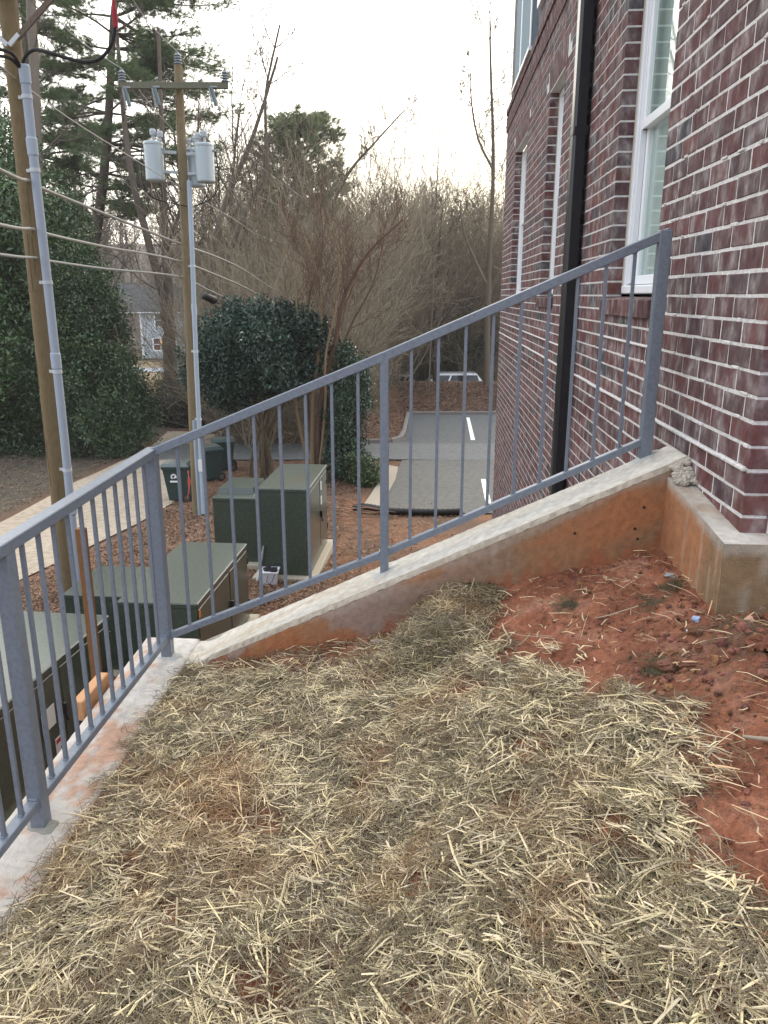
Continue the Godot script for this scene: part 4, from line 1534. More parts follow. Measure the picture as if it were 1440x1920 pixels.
	for e in [[-5.2, 4.03], [-4.6, 4.04], [-3.45, 4.04]]:
		var cu := Buf.new()
		rod(cu, Vector3(e[0] - 0.04, e[1], -17.36), Vector3(e[0] + 0.04, e[1] - 0.34, -17.33), 0.038, Color(0.12, 0.17, 0.17), 8)
		rod(cu, Vector3(e[0] - 0.08, e[1] - 0.02, -17.33), Vector3(e[0] - 0.02, e[1] - 0.38, -17.3), 0.016, Color(0.3, 0.32, 0.33), 6)
		box(cu, Vector3(e[0], e[1] + 0.01, -17.37), Vector3(0.07, 0, 0), UP * 0.014, Vector3(0, 0, 0.02), Color(0.4, 0.42, 0.43), 0.003)
		put("fuse_cutout", cu, M.vinyl, arm)
	var cans := [[-4.77, 2.3, -17.42, "grey transformer can on the left side of the second pole"], [-3.72, 2.27, -17.42, "grey transformer can farthest right on the second pole"], [-4.02, 2.24, -17.86, "grey transformer can half hidden behind the second pole"]]
	for k in 3:
		var c = cans[k]
		var at := Vector3(c[0], c[1], c[2])
		var tr := thing("transformer", c[3], "transformer", at, "transformer cans on the second pole")
		var tb := Buf.new()
		lathe(tb, at, UP, [[0.0, -0.012], [0.17, -0.01], [0.185, 0.0], [0.193, 0.02], [0.193, 0.68], [0.205, 0.685], [0.205, 0.72], [0.19, 0.74], [0.0, 0.765]], 28, Color(0.47, 0.55, 0.58))
		put("tank", tb, M.car, tr)
		for s in 2:
			var bu := Buf.new()
			var bx := at + Vector3(0.03 + s * 0.14 * (1.0 if k == 0 else -1.0), 0.735, 0.06)
			lathe(bu, bx, UP, [[0.03, 0.0], [0.03, 0.12 - s * 0.04], [0.062, 0.125 - s * 0.04], [0.066, 0.2 - s * 0.04], [0.05, 0.24 - s * 0.04], [0.0, 0.25 - s * 0.04]], 12, Color(0.5, 0.54, 0.56))
			put("bushing", bu, M.vinyl, tr)
		var lug := Buf.new()
		for s in [-1.0, 1.0]:
			box(lug, at + Vector3(s * 0.21, 0.6, 0.03), Vector3(0.03, 0, 0), UP * 0.02, Vector3(0, 0, 0.03), Color(0.3, 0.33, 0.34), 0.004)
		var to_pole := Vector3(-4.22, 0, -17.6) - Vector3(at.x, 0, at.z)
		for y in [0.18, 0.56]:
			bar(lug, at + UP * y + to_pole.normalized() * 0.18, at + UP * y + to_pole * 0.8, 0.05, 0.06, Color(0.42, 0.46, 0.48), 0.004)
		put("bracket", lug, M.plain, tr)
		var drop := Buf.new()
		var sx := -1.0 if k == 0 else 1.0
		var dp := path([[at.x + sx * 0.23, at.y + 0.6, at.z + 0.03], [at.x + sx * 0.27, at.y + 0.3, at.z + 0.03], [at.x + sx * 0.25, at.y - 0.1, at.z + 0.03], [at.x + sx * 0.05, at.y - 0.35, at.z], [-4.15, at.y - 0.5, -17.45]], 5)
		tube(drop, dp, radii(dp.size(), 0.01, 0.01), 5, bl)
		put("lead", drop, M.plain, tr)
	# lines
	var lines := [
		["communication_cable", [[-3.6, 1.5, -4.0], [-4.4, 1.38, -9.6], [-4.85, 1.5, -11.36], [-5.01, 1.5, -12.3], [-4.87, 1.36, -14.5], [-4.43, 1.08, -17.45], [-4.23, 0.82, -23.0], [-3.4, -0.14, -32.0], [-0.67, -1.0, -52.0]], 0.024, Color(0.3, 0.29, 0.26), "topmost of the three thick communication cables strung between the two poles"],
		["communication_cable", [[-3.6, 0.75, -4.0], [-4.48, 0.79, -9.6], [-4.86, 0.88, -11.36], [-5.0, 0.87, -12.3], [-4.93, 0.82, -14.5], [-4.42, 0.71, -17.45], [-4.26, 0.34, -23.0], [-3.42, -0.56, -32.0], [-1.0, -1.4, -52.0]], 0.022, Color(0.33, 0.32, 0.29), "middle of the three thick communication cables strung between the two poles"],
		["communication_cable", [[-3.6, 0.45, -4.0], [-4.53, 0.46, -9.6], [-4.87, 0.5, -11.36], [-5.02, 0.49, -12.3], [-4.96, 0.45, -14.5], [-4.43, 0.38, -17.45], [-4.46, 0.07, -21.0], [-4.48, -0.49, -28.0], [-3.62, -1.66, -45.0]], 0.02, Color(0.3, 0.3, 0.28), "lowest of the three communication cables, with a black splice case beyond the second pole"],
		["power_line", [[-5.0, 4.5, -8.0], [-5.18, 4.27, -13.2], [-5.3, 4.27, -15.2], [-5.3, 4.4, -17.44]], 0.008, Color(0.35, 0.34, 0.33), "power line reaching the left end of the second pole's crossarm"],
		["power_line", [[-3.5, 4.5, -8.0], [-3.79, 4.3, -13.2], [-3.98, 4.44, -15.2], [-4.19, 4.75, -17.6]], 0.008, Color(0.35, 0.34, 0.33), "power line reaching the top of the second pole"],
		["power_line", [[-2.9, 4.5, -8.0], [-3.03, 4.28, -13.2], [-3.12, 4.25, -15.2], [-3.22, 4.39, -17.44]], 0.008, Color(0.35, 0.34, 0.33), "power line reaching the right end of the second pole's crossarm"],
		["power_line", [[-5.3, 4.4, -17.44], [-5.3, 3.9, -23.0], [-4.92, 3.7, -32.0], [-3.12, 4.54, -60.0]], 0.009, Color(0.33, 0.32, 0.3), "power line running on from the crossarm's left end into the woods"],
		["power_line", [[-4.19, 4.75, -17.6], [-4.3, 4.4, -24.0], [-4.05, 4.3, -34.0], [-2.72, 5.2, -60.0]], 0.009, Color(0.33, 0.32, 0.3), "power line running on from the second pole's top into the woods"],
		["power_line", [[-3.22, 4.39, -17.44], [-3.4, 3.9, -24.0], [-3.3, 3.8, -34.0], [-2.33, 5.0, -60.0]], 0.009, Color(0.33, 0.32, 0.3), "power line running on from the crossarm's right end into the woods"],
		["power_line", [[-4.75, 3.0, -8.0], [-4.88, 2.68, -12.4], [-4.57, 2.4, -15.0], [-4.28, 2.18, -17.6], [-4.49, 2.2, -24.0], [-4.43, 2.15, -34.0], [-3.14, 3.14, -60.0]], 0.009, Color(0.4, 0.38, 0.35), "bare neutral wire passing just below the transformer cans"]]
	for l in lines:
		cable(l[0], l[1], l[2], l[3], l[4], "cable" if l[0] == "communication_cable" else "power line")
	var sp := Buf.new()
	lathe(sp, Vector3(-4.62, 0.0, -20.4), Vector3(0.32, -0.17, -0.3), [[0.0, 0.0], [0.05, 0.01], [0.095, 0.05], [0.1, 0.38], [0.05, 0.44], [0.0, 0.45]], 12, Color(0.012, 0.014, 0.014))
	solo("splice_case", sp, M.dark, Vector3(-4.62, 0.0, -20.4), "black splice case hanging on the lowest communication cable", "splice case")


# ---------------------------------------------------------------- carts, drain pipe, sign, car, house
func street_things() -> void:
	var at := on_ground(-5.22, 19.2)
	var c := thing("wheeled_cart", "front dark green wheeled trash cart with a white emblem, left of the second pole", "trash cart", at, "trash carts by the driveway")
	var g := Color(0.022, 0.042, 0.036)
	var b := Buf.new()
	frustum(b, at + UP * 0.06, Vector3(0.23, 0, 0), Vector3(0, 0, 0.22), at + Vector3(-0.02, 0.93, 0), Vector3(0.32, 0, 0), Vector3(0, 0, 0.29), g)
	box(b, at + Vector3(-0.02, 0.9, 0), Vector3(0.345, 0, 0), UP * 0.035, Vector3(0, 0, 0.315), g, 0.01)
	put("body", b, M.plain, c)
	var l := Buf.new()
	frustum(l, at + Vector3(-0.03, 0.937, 0), Vector3(0.37, 0, 0), Vector3(0, 0, 0.33), at + Vector3(-0.03, 1.02, 0), Vector3(0.3, 0, 0), Vector3(0, 0, 0.27), Color(0.05, 0.085, 0.08))
	put("lid", l, M.car, c)
	for z in [-0.25, 0.25]:
		var w := Buf.new()
		lathe(w, at + Vector3(0.24, 0.13, z - 0.03), Vector3(0, 0, 1), [[0.0, 0.0], [0.1, 0.0], [0.13, 0.012], [0.13, 0.048], [0.1, 0.06], [0.0, 0.06]], 18, Color(0.02, 0.02, 0.02))
		lathe(w, at + Vector3(0.24, 0.13, z - 0.035), Vector3(0, 0, 1), [[0.0, 0.0], [0.07, 0.0], [0.07, 0.07], [0.0, 0.07]], 12, Color(0.09, 0.075, 0.065))
		put("wheel", w, M.plain, c)
	var hb := Buf.new()
	rod(hb, at + Vector3(0.38, 0.9, -0.22), at + Vector3(0.38, 0.9, 0.22), 0.016, g)
	put("handle", hb, M.plain, c)
	var em := Buf.new()
	var ec := at + Vector3(-0.06, 0.68, 0.293)
	for k in 9:
		var a0 := -0.6 + TAU * k / 12.0
		bar(em, ec + Vector3(cos(a0) * 0.06, sin(a0) * 0.06, -0.01), ec + Vector3(cos(a0 + 0.5) * 0.06, sin(a0 + 0.5) * 0.06, -0.01), 0.005, 0.035, Color(0.8, 0.82, 0.82), 0.001, Vector3(cos(a0 + 0.25), sin(a0 + 0.25), 0))
	box(em, ec + Vector3(0.02, -0.02, -0.01), Vector3(0.02, 0.02, 0), Vector3(-0.012, 0.012, 0), Vector3(0, 0, 0.003), Color(0.8, 0.82, 0.82))
	box(em, ec + Vector3(0.0, -0.125, -0.022), Vector3(0.1, 0, 0), UP * 0.022, Vector3(0, 0, 0.004), Color(0.8, 0.82, 0.82))
	put("emblem", em, M.plain, c)
	dup(c, on_ground(-5.05, 22.0), 0.5, "dark green wheeled trash cart in the middle of the row behind the second pole")
	dup(c, on_ground(-4.95, 23.6), 0.2, "farthest dark green wheeled trash cart, under the holly bush")
	for n in ["wheeled_cart_001", "wheeled_cart_002"]:
		var e := get_node(n).get_node_or_null("emblem")
		if e:
			get_node(n).remove_child(e)
			e.free()
	# drain pipe
	var d := Buf.new()
	var pp := path([[-0.7, -4.95, -18.0], [-0.4, -4.87, -17.75], [0.1, -4.88, -17.5], [0.7, -4.89, -17.45], [1.25, -4.89, -17.42], [1.8, -4.88, -17.45]], 10)
	var pr := PackedFloat32Array()
	for k in pp.size():
		pr.append(0.1 if k % 2 == 0 else 0.085)
	tube(d, pp, pr, 12, Color(0.016, 0.016, 0.018))
	solo("drain_pipe", d, M.dark, V([0.5, -4.96, -17.7]), "black corrugated drain pipe lying across the near edge of the parking lot", "drain pipe")
	# fallen branches by the cabinet
	var fb := Buf.new()
	for q in 9:
		var p0 := on_ground(-1.2 + rf(-0.2, 0.1), 15.4 + rf(-0.6, 1.4), 0.45 + rf(-0.2, 0.3))
		var p1 := on_ground(-0.1 + rf(-0.4, 0.5), 17.6 + rf(-0.8, 0.6), 0.03)
		tube(fb, PackedVector3Array([p0, p0.lerp(p1, 0.5) + Vector3(0, rf(-0.08, 0.12), 0), p1]), PackedFloat32Array([0.006, 0.011, 0.007]), 5, Color(0.34, 0.2, 0.14))
	solo("fallen_branches", fb, M.bark, on_ground(-0.6, 16.5), "long thin reddish branches lying beside the tallest cabinet", "branches")
	# sign post
	var sp := on_ground(-9.1, 28.0)
	var s := thing("small_sign", "small pale sign board on a thin stake at the hedge's foot", "sign", sp)
	var sb := Buf.new()
	rod(sb, sp, sp + UP * 1.62, 0.025, Color(0.1, 0.08, 0.06), 6)
	put("post", sb, M.plain, s)
	var sg := Buf.new()
	box(sg, sp + Vector3(0.02, 1.64, 0.03), Vector3(0.24, 0.06, 0), Vector3(-0.01, 0.05, 0), Vector3(0, 0, 0.012), Color(0.4, 0.4, 0.38))
	put("board", sg, M.plain, s)
	car(Vector3(4.05, -5.93, -46.4), 0.05, "white car with a pale roof showing above the leaf bank", 1.0)
	car(Vector3(0.35, -6.15, -48.5), -0.1, "white car with only its hood showing at the left end of the leaf bank", 0.96)
	house()


func car(at: Vector3, turn: float, label: String, s: float) -> void:
	var o := thing("parked_car", label, "car", at, "cars parked behind the leaf bank")
	var X := Vector3(cos(turn), 0, -sin(turn)) * s
	var Z := Vector3(sin(turn), 0, cos(turn)) * s
	var b := Buf.new()
	box(b, at + UP * 0.58 * s, X * 2.25, UP * 0.3 * s, Z * 0.88, Color.WHITE, 0.12)
	frustum(b, at + UP * 0.86 * s + X * 0.1, X * 1.75, Z * 0.84, at + UP * 1.5 * s + X * 0.2, X * 1.15, Z * 0.62, Color.WHITE)
	put("body", b, M.car, o)
	for k in 3:
		var g := Buf.new()
		var x0: float = [-0.95, 0.05, 0.98][k]
		for z in [-1.0, 1.0]:
			frustum(g, at + UP * 0.94 * s + X * (x0 + 0.1) + Z * z * 0.4, X * 0.44, Z * 0.415, at + UP * 1.4 * s + X * (x0 * 0.82 + 0.22) + Z * z * 0.33, X * 0.36, Z * 0.335, Color.WHITE)
		put("window", g, M.glass_dark, o)
	for x in [-1.4, 1.4]:
		for z in [-0.8, 0.8]:
			var w := Buf.new()
			lathe(w, at + UP * 0.33 * s + X * x + Z * (z - 0.1), Z, [[0.0, 0.0], [0.2, 0.0], [0.32, 0.02], [0.33, 0.18], [0.2, 0.2], [0.0, 0.2]], 18, Color(0.02, 0.02, 0.02))
			put("wheel", w, M.plain, o)


func house() -> void:
	var at := Vector3(-21.0, -6.95, -90.0)
	var o := thing("house", "pale blue two-storey house with white-framed windows and a grey roof, far beyond the lawn", "house", at)
	var b := Buf.new()
	var y := -6.9
	while y < -1.75:                                              # lap siding, each board leaning out over the one below
		frustum(b, Vector3(-21.0, y, -90.5), Vector3(5.62, 0, 0), Vector3(0, 0, 3.53), Vector3(-21.0, y + 0.2, -90.5), Vector3(5.6, 0, 0), Vector3(0, 0, 3.5), Color.WHITE)
		y += 0.2
	put("wall", b, M.siding, o)
	var r := Buf.new()
	var rc := Color(0.045, 0.05, 0.054)
	for s in [-1.0, 1.0]:
		poly(r, [Vector3(-34.0, -1.78, -90.5 + s * 4.0), Vector3(-15.0, -1.78, -90.5 + s * 4.0), Vector3(-15.0, 1.3, -90.5), Vector3(-34.0, 1.3, -90.5)], Vector3(0, 0.8, s * 0.6), rc)
		poly(r, [Vector3(-34.0, -1.9, -90.5 + s * 4.0), Vector3(-15.0, -1.9, -90.5 + s * 4.0), Vector3(-15.0, -1.78, -90.5 + s * 4.0), Vector3(-34.0, -1.78, -90.5 + s * 4.0)], Vector3(0, 0, s), Color(0.7, 0.72, 0.74))
		poly(r, [Vector3(-21.0 + s * 5.61, -1.75, -94.0), Vector3(-21.0 + s * 5.61, -1.75, -87.0), Vector3(-21.0 + s * 5.61, 1.2, -90.5)], Vector3(s, 0, 0), Color(0.36, 0.43, 0.48))
	poly(r, [Vector3(-34.0, -1.9, -94.5), Vector3(-15.0, -1.9, -94.5), Vector3(-15.0, -1.9, -86.5), Vector3(-34.0, -1.9, -86.5)], Vector3.DOWN, Color(0.6, 0.62, 0.64))
	put("roof", r, M.plain, o)
	var tb := Buf.new()
	for s in [-1.0, 1.0]:
		box(tb, Vector3(-21.0 + s * 5.58, -4.35, -86.97), Vector3(0.1, 0, 0), UP * 2.5, Vector3(0, 0, 0.06), Color.WHITE)
	put("corner_trim", tb, M.vinyl, o)
	for e in [[-24.6, -2.65, 0.45, 0.72], [-24.58, -5.23, 0.82, 0.68], [-20.5, -2.65, 0.45, 0.72], [-18.0, -2.65, 0.45, 0.72], [-19.0, -5.23, 0.8, 0.68]]:
		var w := Buf.new()
		var c := Vector3(e[0], e[1], -86.95)
		for s in [-1.0, 1.0]:
			box(w, c + Vector3(s * e[2], 0, 0), Vector3(0.07, 0, 0), UP * (e[3] + 0.07), Vector3(0, 0, 0.06), Color.WHITE)
			box(w, c + Vector3(0, s * e[3], 0.002), Vector3(e[2], 0, 0), UP * 0.07, Vector3(0, 0, 0.06), Color.WHITE)
		box(w, c + Vector3(0, 0, -0.004), Vector3(e[2], 0, 0), UP * 0.03, Vector3(0, 0, 0.05), Color.WHITE)
		if e[2] > 0.6:
			box(w, c, Vector3(0.05, 0, 0), UP * e[3], Vector3(0, 0, 0.052), Color.WHITE)
		var wn := put("window", w, M.vinyl, o)
		var g := Buf.new()
		box(g, c - Vector3(0, 0, 0.02), Vector3(e[2], 0, 0), UP * e[3], Vector3(0, 0, 0.02), Color(0.12, 0.05, 0.04) if e[2] > 0.6 else Color(0.1, 0.13, 0.13))
		put("pane", g, M.plain, wn)
		if e[2] > 0.6 and e[0] < -22.0:
			var lm := mat(Color(0.8, 0.5, 0.2), 0.8)
			lm.emission_enabled = true
			lm.emission = Color(1.0, 0.72, 0.3)
			lm.emission_energy_multiplier = 0.5
			var lp := Buf.new()
			box(lp, c + Vector3(0.25, 0.28, 0.004), Vector3(0.17, 0, 0), UP * 0.28, Vector3(0, 0, 0.01), Color.WHITE)
			put("lit_window", lp, lm, wn)
	var st := Buf.new()
	box(st, Vector3(-21.0, -7.0, -86.6), Vector3(5.6, 0, 0), UP * 0.25, Vector3(0, 0, 0.3), Color(0.09, 0.05, 0.035))
	put("flower_bed", st, M.plain, o)


# ---------------------------------------------------------------- vegetation
func clump(count: int, size: float, ll: float, lw: float, flat := 0.0) -> ArrayMesh:   # broad leaves round a few twigs
	var b := Buf.new()
	for k in count:
		var d := rdir()
		var p := d * size * sqrt(rng.randf())
		var t := (d * 0.7 + rdir() * 0.8 + UP * 0.15).normalized()
		var s := t.cross((UP + rdir() * (1.0 - flat)).normalized()).normalized()
		var nn := s.cross(t).normalized()
		var l := ll * rf(0.7, 1.25)
		var w := lw * rf(0.7, 1.2)
		var tip := p + t * l - nn * l * 0.12
		var v := rf(0.7, 1.3)
		var c := Color(v, v * rf(0.95, 1.05), v * rf(0.85, 1.1))
		var m1 := p + t * l * 0.5 + s * w * 0.5 + nn * w * 0.16
		var m2 := p + t * l * 0.5 - s * w * 0.5 + nn * w * 0.16
		poly(b, [p, m1, tip], (nn - s * 0.3).normalized(), c)
		poly(b, [p, tip, m2], (nn + s * 0.3).normalized(), c)
	return to_mesh(b)


func needle_tuft(count: int, l: float, w: float, spread: float) -> ArrayMesh:
	var b := Buf.new()
	for k in count:
		var d := (Vector3(0, 0, 1.0) + rdir() * spread).normalized()
		var p := Vector3(0, 0, rf(-0.5, 0.3) * l)
		var s := d.cross(rdir()).normalized() * w
		var v := rf(0.7, 1.3)
		poly(b, [p - s, p + s, p + d * l * rf(0.7, 1.1)], s.cross(d).normalized(), Color(v, v, v * 0.95))
	return to_mesh(b)


func crown(parent: Node3D, mesh: Mesh, lobes: Array, count: int, col: Color, smin: float, smax: float, called := "crown", gap := 0.06) -> void:
	var lumps := []
	for l in lobes:                                        # each mass carries smaller lumps, so that its outline is uneven
		lumps.append([l[0], l[1], l[2], l[3] * 0.86, l[4] * 0.86, l[5] * 0.86])
		for q in 8:
			var d := rdir()
			var k := rf(0.26, 0.46)
			lumps.append([l[0] + d.x * l[3] * 0.85, l[1] + d.y * l[4] * 0.85, l[2] + d.z * l[5] * 0.85, l[3] * k, l[4] * k, l[5] * k])
	lobes = lumps
	var xf := []
	var cc := PackedColorArray()
	var weight := []
	var total := 0.0
	for l in lobes:
		total += l[3] * l[4] + l[3] * l[5] + l[4] * l[5]
		weight.append(total)
	var tries := 0
	while xf.size() < count and tries < count * 6:
		tries += 1
		var pick := rng.randf() * total
		var li := 0
		while weight[li] < pick:
			li += 1
		var l = lobes[li]
		var d := rdir()
		var r := 1.0 - 0.5 * pow(rng.randf(), 1.7)
		var p := Vector3(l[0], l[1], l[2]) + d * Vector3(l[3], l[4], l[5]) * r
		var nz := bumps.get_noise_3d(p.x * 16.0, p.y * 16.0, p.z * 16.0)
		p += d * nz * 1.7 * minf(1.0, l[3] * 0.5)
		var sprig := rng.randf() < 0.07
		if sprig:                                          # shoots that stand out of the crown
			p += (d + UP * 0.5) * rf(0.1, 0.45) * minf(1.0, l[3])
		if bumps.get_noise_3d(p.x * 30.0 + 50.0, p.y * 30.0, p.z * 30.0) < -gap:
			continue
		if p.y < ground_y(p.x, -p.z) + 0.1:
			continue
		xf.append(Transform3D(rbasis(rf(smin, smax) * (0.7 if sprig else 1.0)), p))
		var v := rf(0.7, 1.3) * (1.0 + bumps.get_noise_3d(p.x * 9.0, p.y * 9.0 + 40.0, p.z * 9.0) * 0.8)
		cc.append(Color(col.r * v * rf(0.85, 1.2), col.g * v, col.b * v * rf(0.85, 1.15)))
	many(called, mesh, xf, cc, M.leaf, parent)


func grow(b: Buf, p0: Vector3, dir: Vector3, length: float, r: float, lv: int, prm: Dictionary, tips = null) -> void:
	var sg: int = prm.seg[lv]
	var pts := PackedVector3Array([p0])
	var rr := PackedFloat32Array([r])
	var d := dir
	var p := p0
	for k in sg:
		d = (d + rdir() * float(prm.wob[lv]) + UP * float(prm.lift[lv])).normalized()
		p += d * (length / sg)
		pts.append(p)
		rr.append(maxf(lerpf(r, r * float(prm.taper), float(k + 1) / sg), prm.thin))
	tube(b, pts, rr, prm.sides[lv], prm.col, false, prm.tip)
	if tips != null and lv == int(prm.kids.size()):
		tips.append([p, d])
	if lv >= prm.kids.size():
		return
	var kids: int = prm.kids[lv]
	for k in kids:
		var t := lerpf(prm.start[lv], 1.0, (k + rng.randf()) / kids)
		var fi := t * sg
		var i0 := mini(int(fi), sg - 1)
		var q := pts[i0].lerp(pts[i0 + 1], fi - i0)
		var along := (pts[i0 + 1] - pts[i0]).normalized()
		var side := along.cross(rdir()).normalized()
		var an: float = prm.angle[lv] * rf(0.7, 1.25)
		var nd := (along * cos(an) + side * sin(an)).normalized()
		grow(b, q, nd, length * float(prm.ratio[lv]) * rf(0.65, 1.2) * (1.15 - 0.55 * t), maxf(rr[i0] * float(prm.rr), prm.thin), lv + 1, prm, tips)


func limb(b: Buf, list: Array, r0: float, r1: float, col: Color, sides := 9) -> PackedVector3Array:
	var p := path(list, 5)
	for k in range(1, p.size() - 1):
		p[k] += rdir() * r1 * 0.3
	tube(b, p, radii(p.size(), r0, r1), sides, col)
	return p


func branch_out(b: Buf, p: PackedVector3Array, from: float, count: int, length: float, r: float, prm: Dictionary) -> void:
	for k in count:
		var t := lerpf(from, 1.0, (k + rng.randf()) / count)
		var i0 := mini(int(t * (p.size() - 1)), p.size() - 2)
		var along := (p[i0 + 1] - p[i0]).normalized()
		var side := along.cross(rdir()).normalized()
		grow(b, p[i0], (along * 0.6 + side * 0.8 + UP * 0.1).normalized(), length * (1.25 - 0.7 * t) * rf(0.6, 1.2), r * (1.2 - 0.6 * t), 0, prm)


func bare_prm(col: Color, thin := 0.006) -> Dictionary:
	return {"seg": [6, 5, 4, 3], "wob": [0.14, 0.2, 0.24, 0.28], "lift": [0.08, 0.08, 0.08, 0.05], "taper": 0.3, "thin": thin, "sides": [5, 4, 3, 3], "col": col, "tip": col * 1.15, "kids": [6, 5, 4], "start": [0.2, 0.2, 0.15], "angle": [0.75, 0.8, 0.8], "ratio": [0.55, 0.5, 0.5], "rr": 0.6}


func bare_tree_mesh(h: float, r: float, kids: Array, col: Color, thin: float, lift := 0.06, start := 0.3) -> ArrayMesh:
	var b := Buf.new()
	var prm := {"seg": [9, 6, 4, 3], "wob": [0.07, 0.16, 0.22, 0.26], "lift": [0.04, lift, lift, 0.04], "taper": 0.2, "thin": thin, "sides": [8, 5, 3, 3], "col": col, "tip": col * 1.2, "kids": kids, "start": [start, 0.2, 0.15], "angle": [0.7, 0.75, 0.8], "ratio": [0.45, 0.5, 0.5], "rr": 0.5}
	grow(b, Vector3.ZERO, Vector3(rf(-0.06, 0.06), 1, rf(-0.06, 0.06)), h, r, 0, prm)
	return to_mesh(b)


func thicket_mesh(h: float, stems: int, col: Color) -> ArrayMesh:
	var b := Buf.new()
	var prm := {"seg": [9, 6, 4], "wob": [0.24, 0.26, 0.3], "lift": [0.1, 0.12, 0.08], "taper": 0.25, "thin": 0.005, "sides": [4, 3, 3], "col": col, "tip": col * 1.25, "kids": [12, 7], "start": [0.12, 0.1], "angle": [0.8, 0.8], "ratio": [0.45, 0.5], "rr": 0.5}
	for k in stems:
		var a := rf(0, TAU)
		grow(b, Vector3(cos(a), 0, sin(a)) * rf(0.0, 0.5), Vector3(cos(a) * 0.55, 1, sin(a) * 0.55).normalized(), h * rf(0.55, 1.15), rf(0.01, 0.024), 0, prm)
	return to_mesh(b)


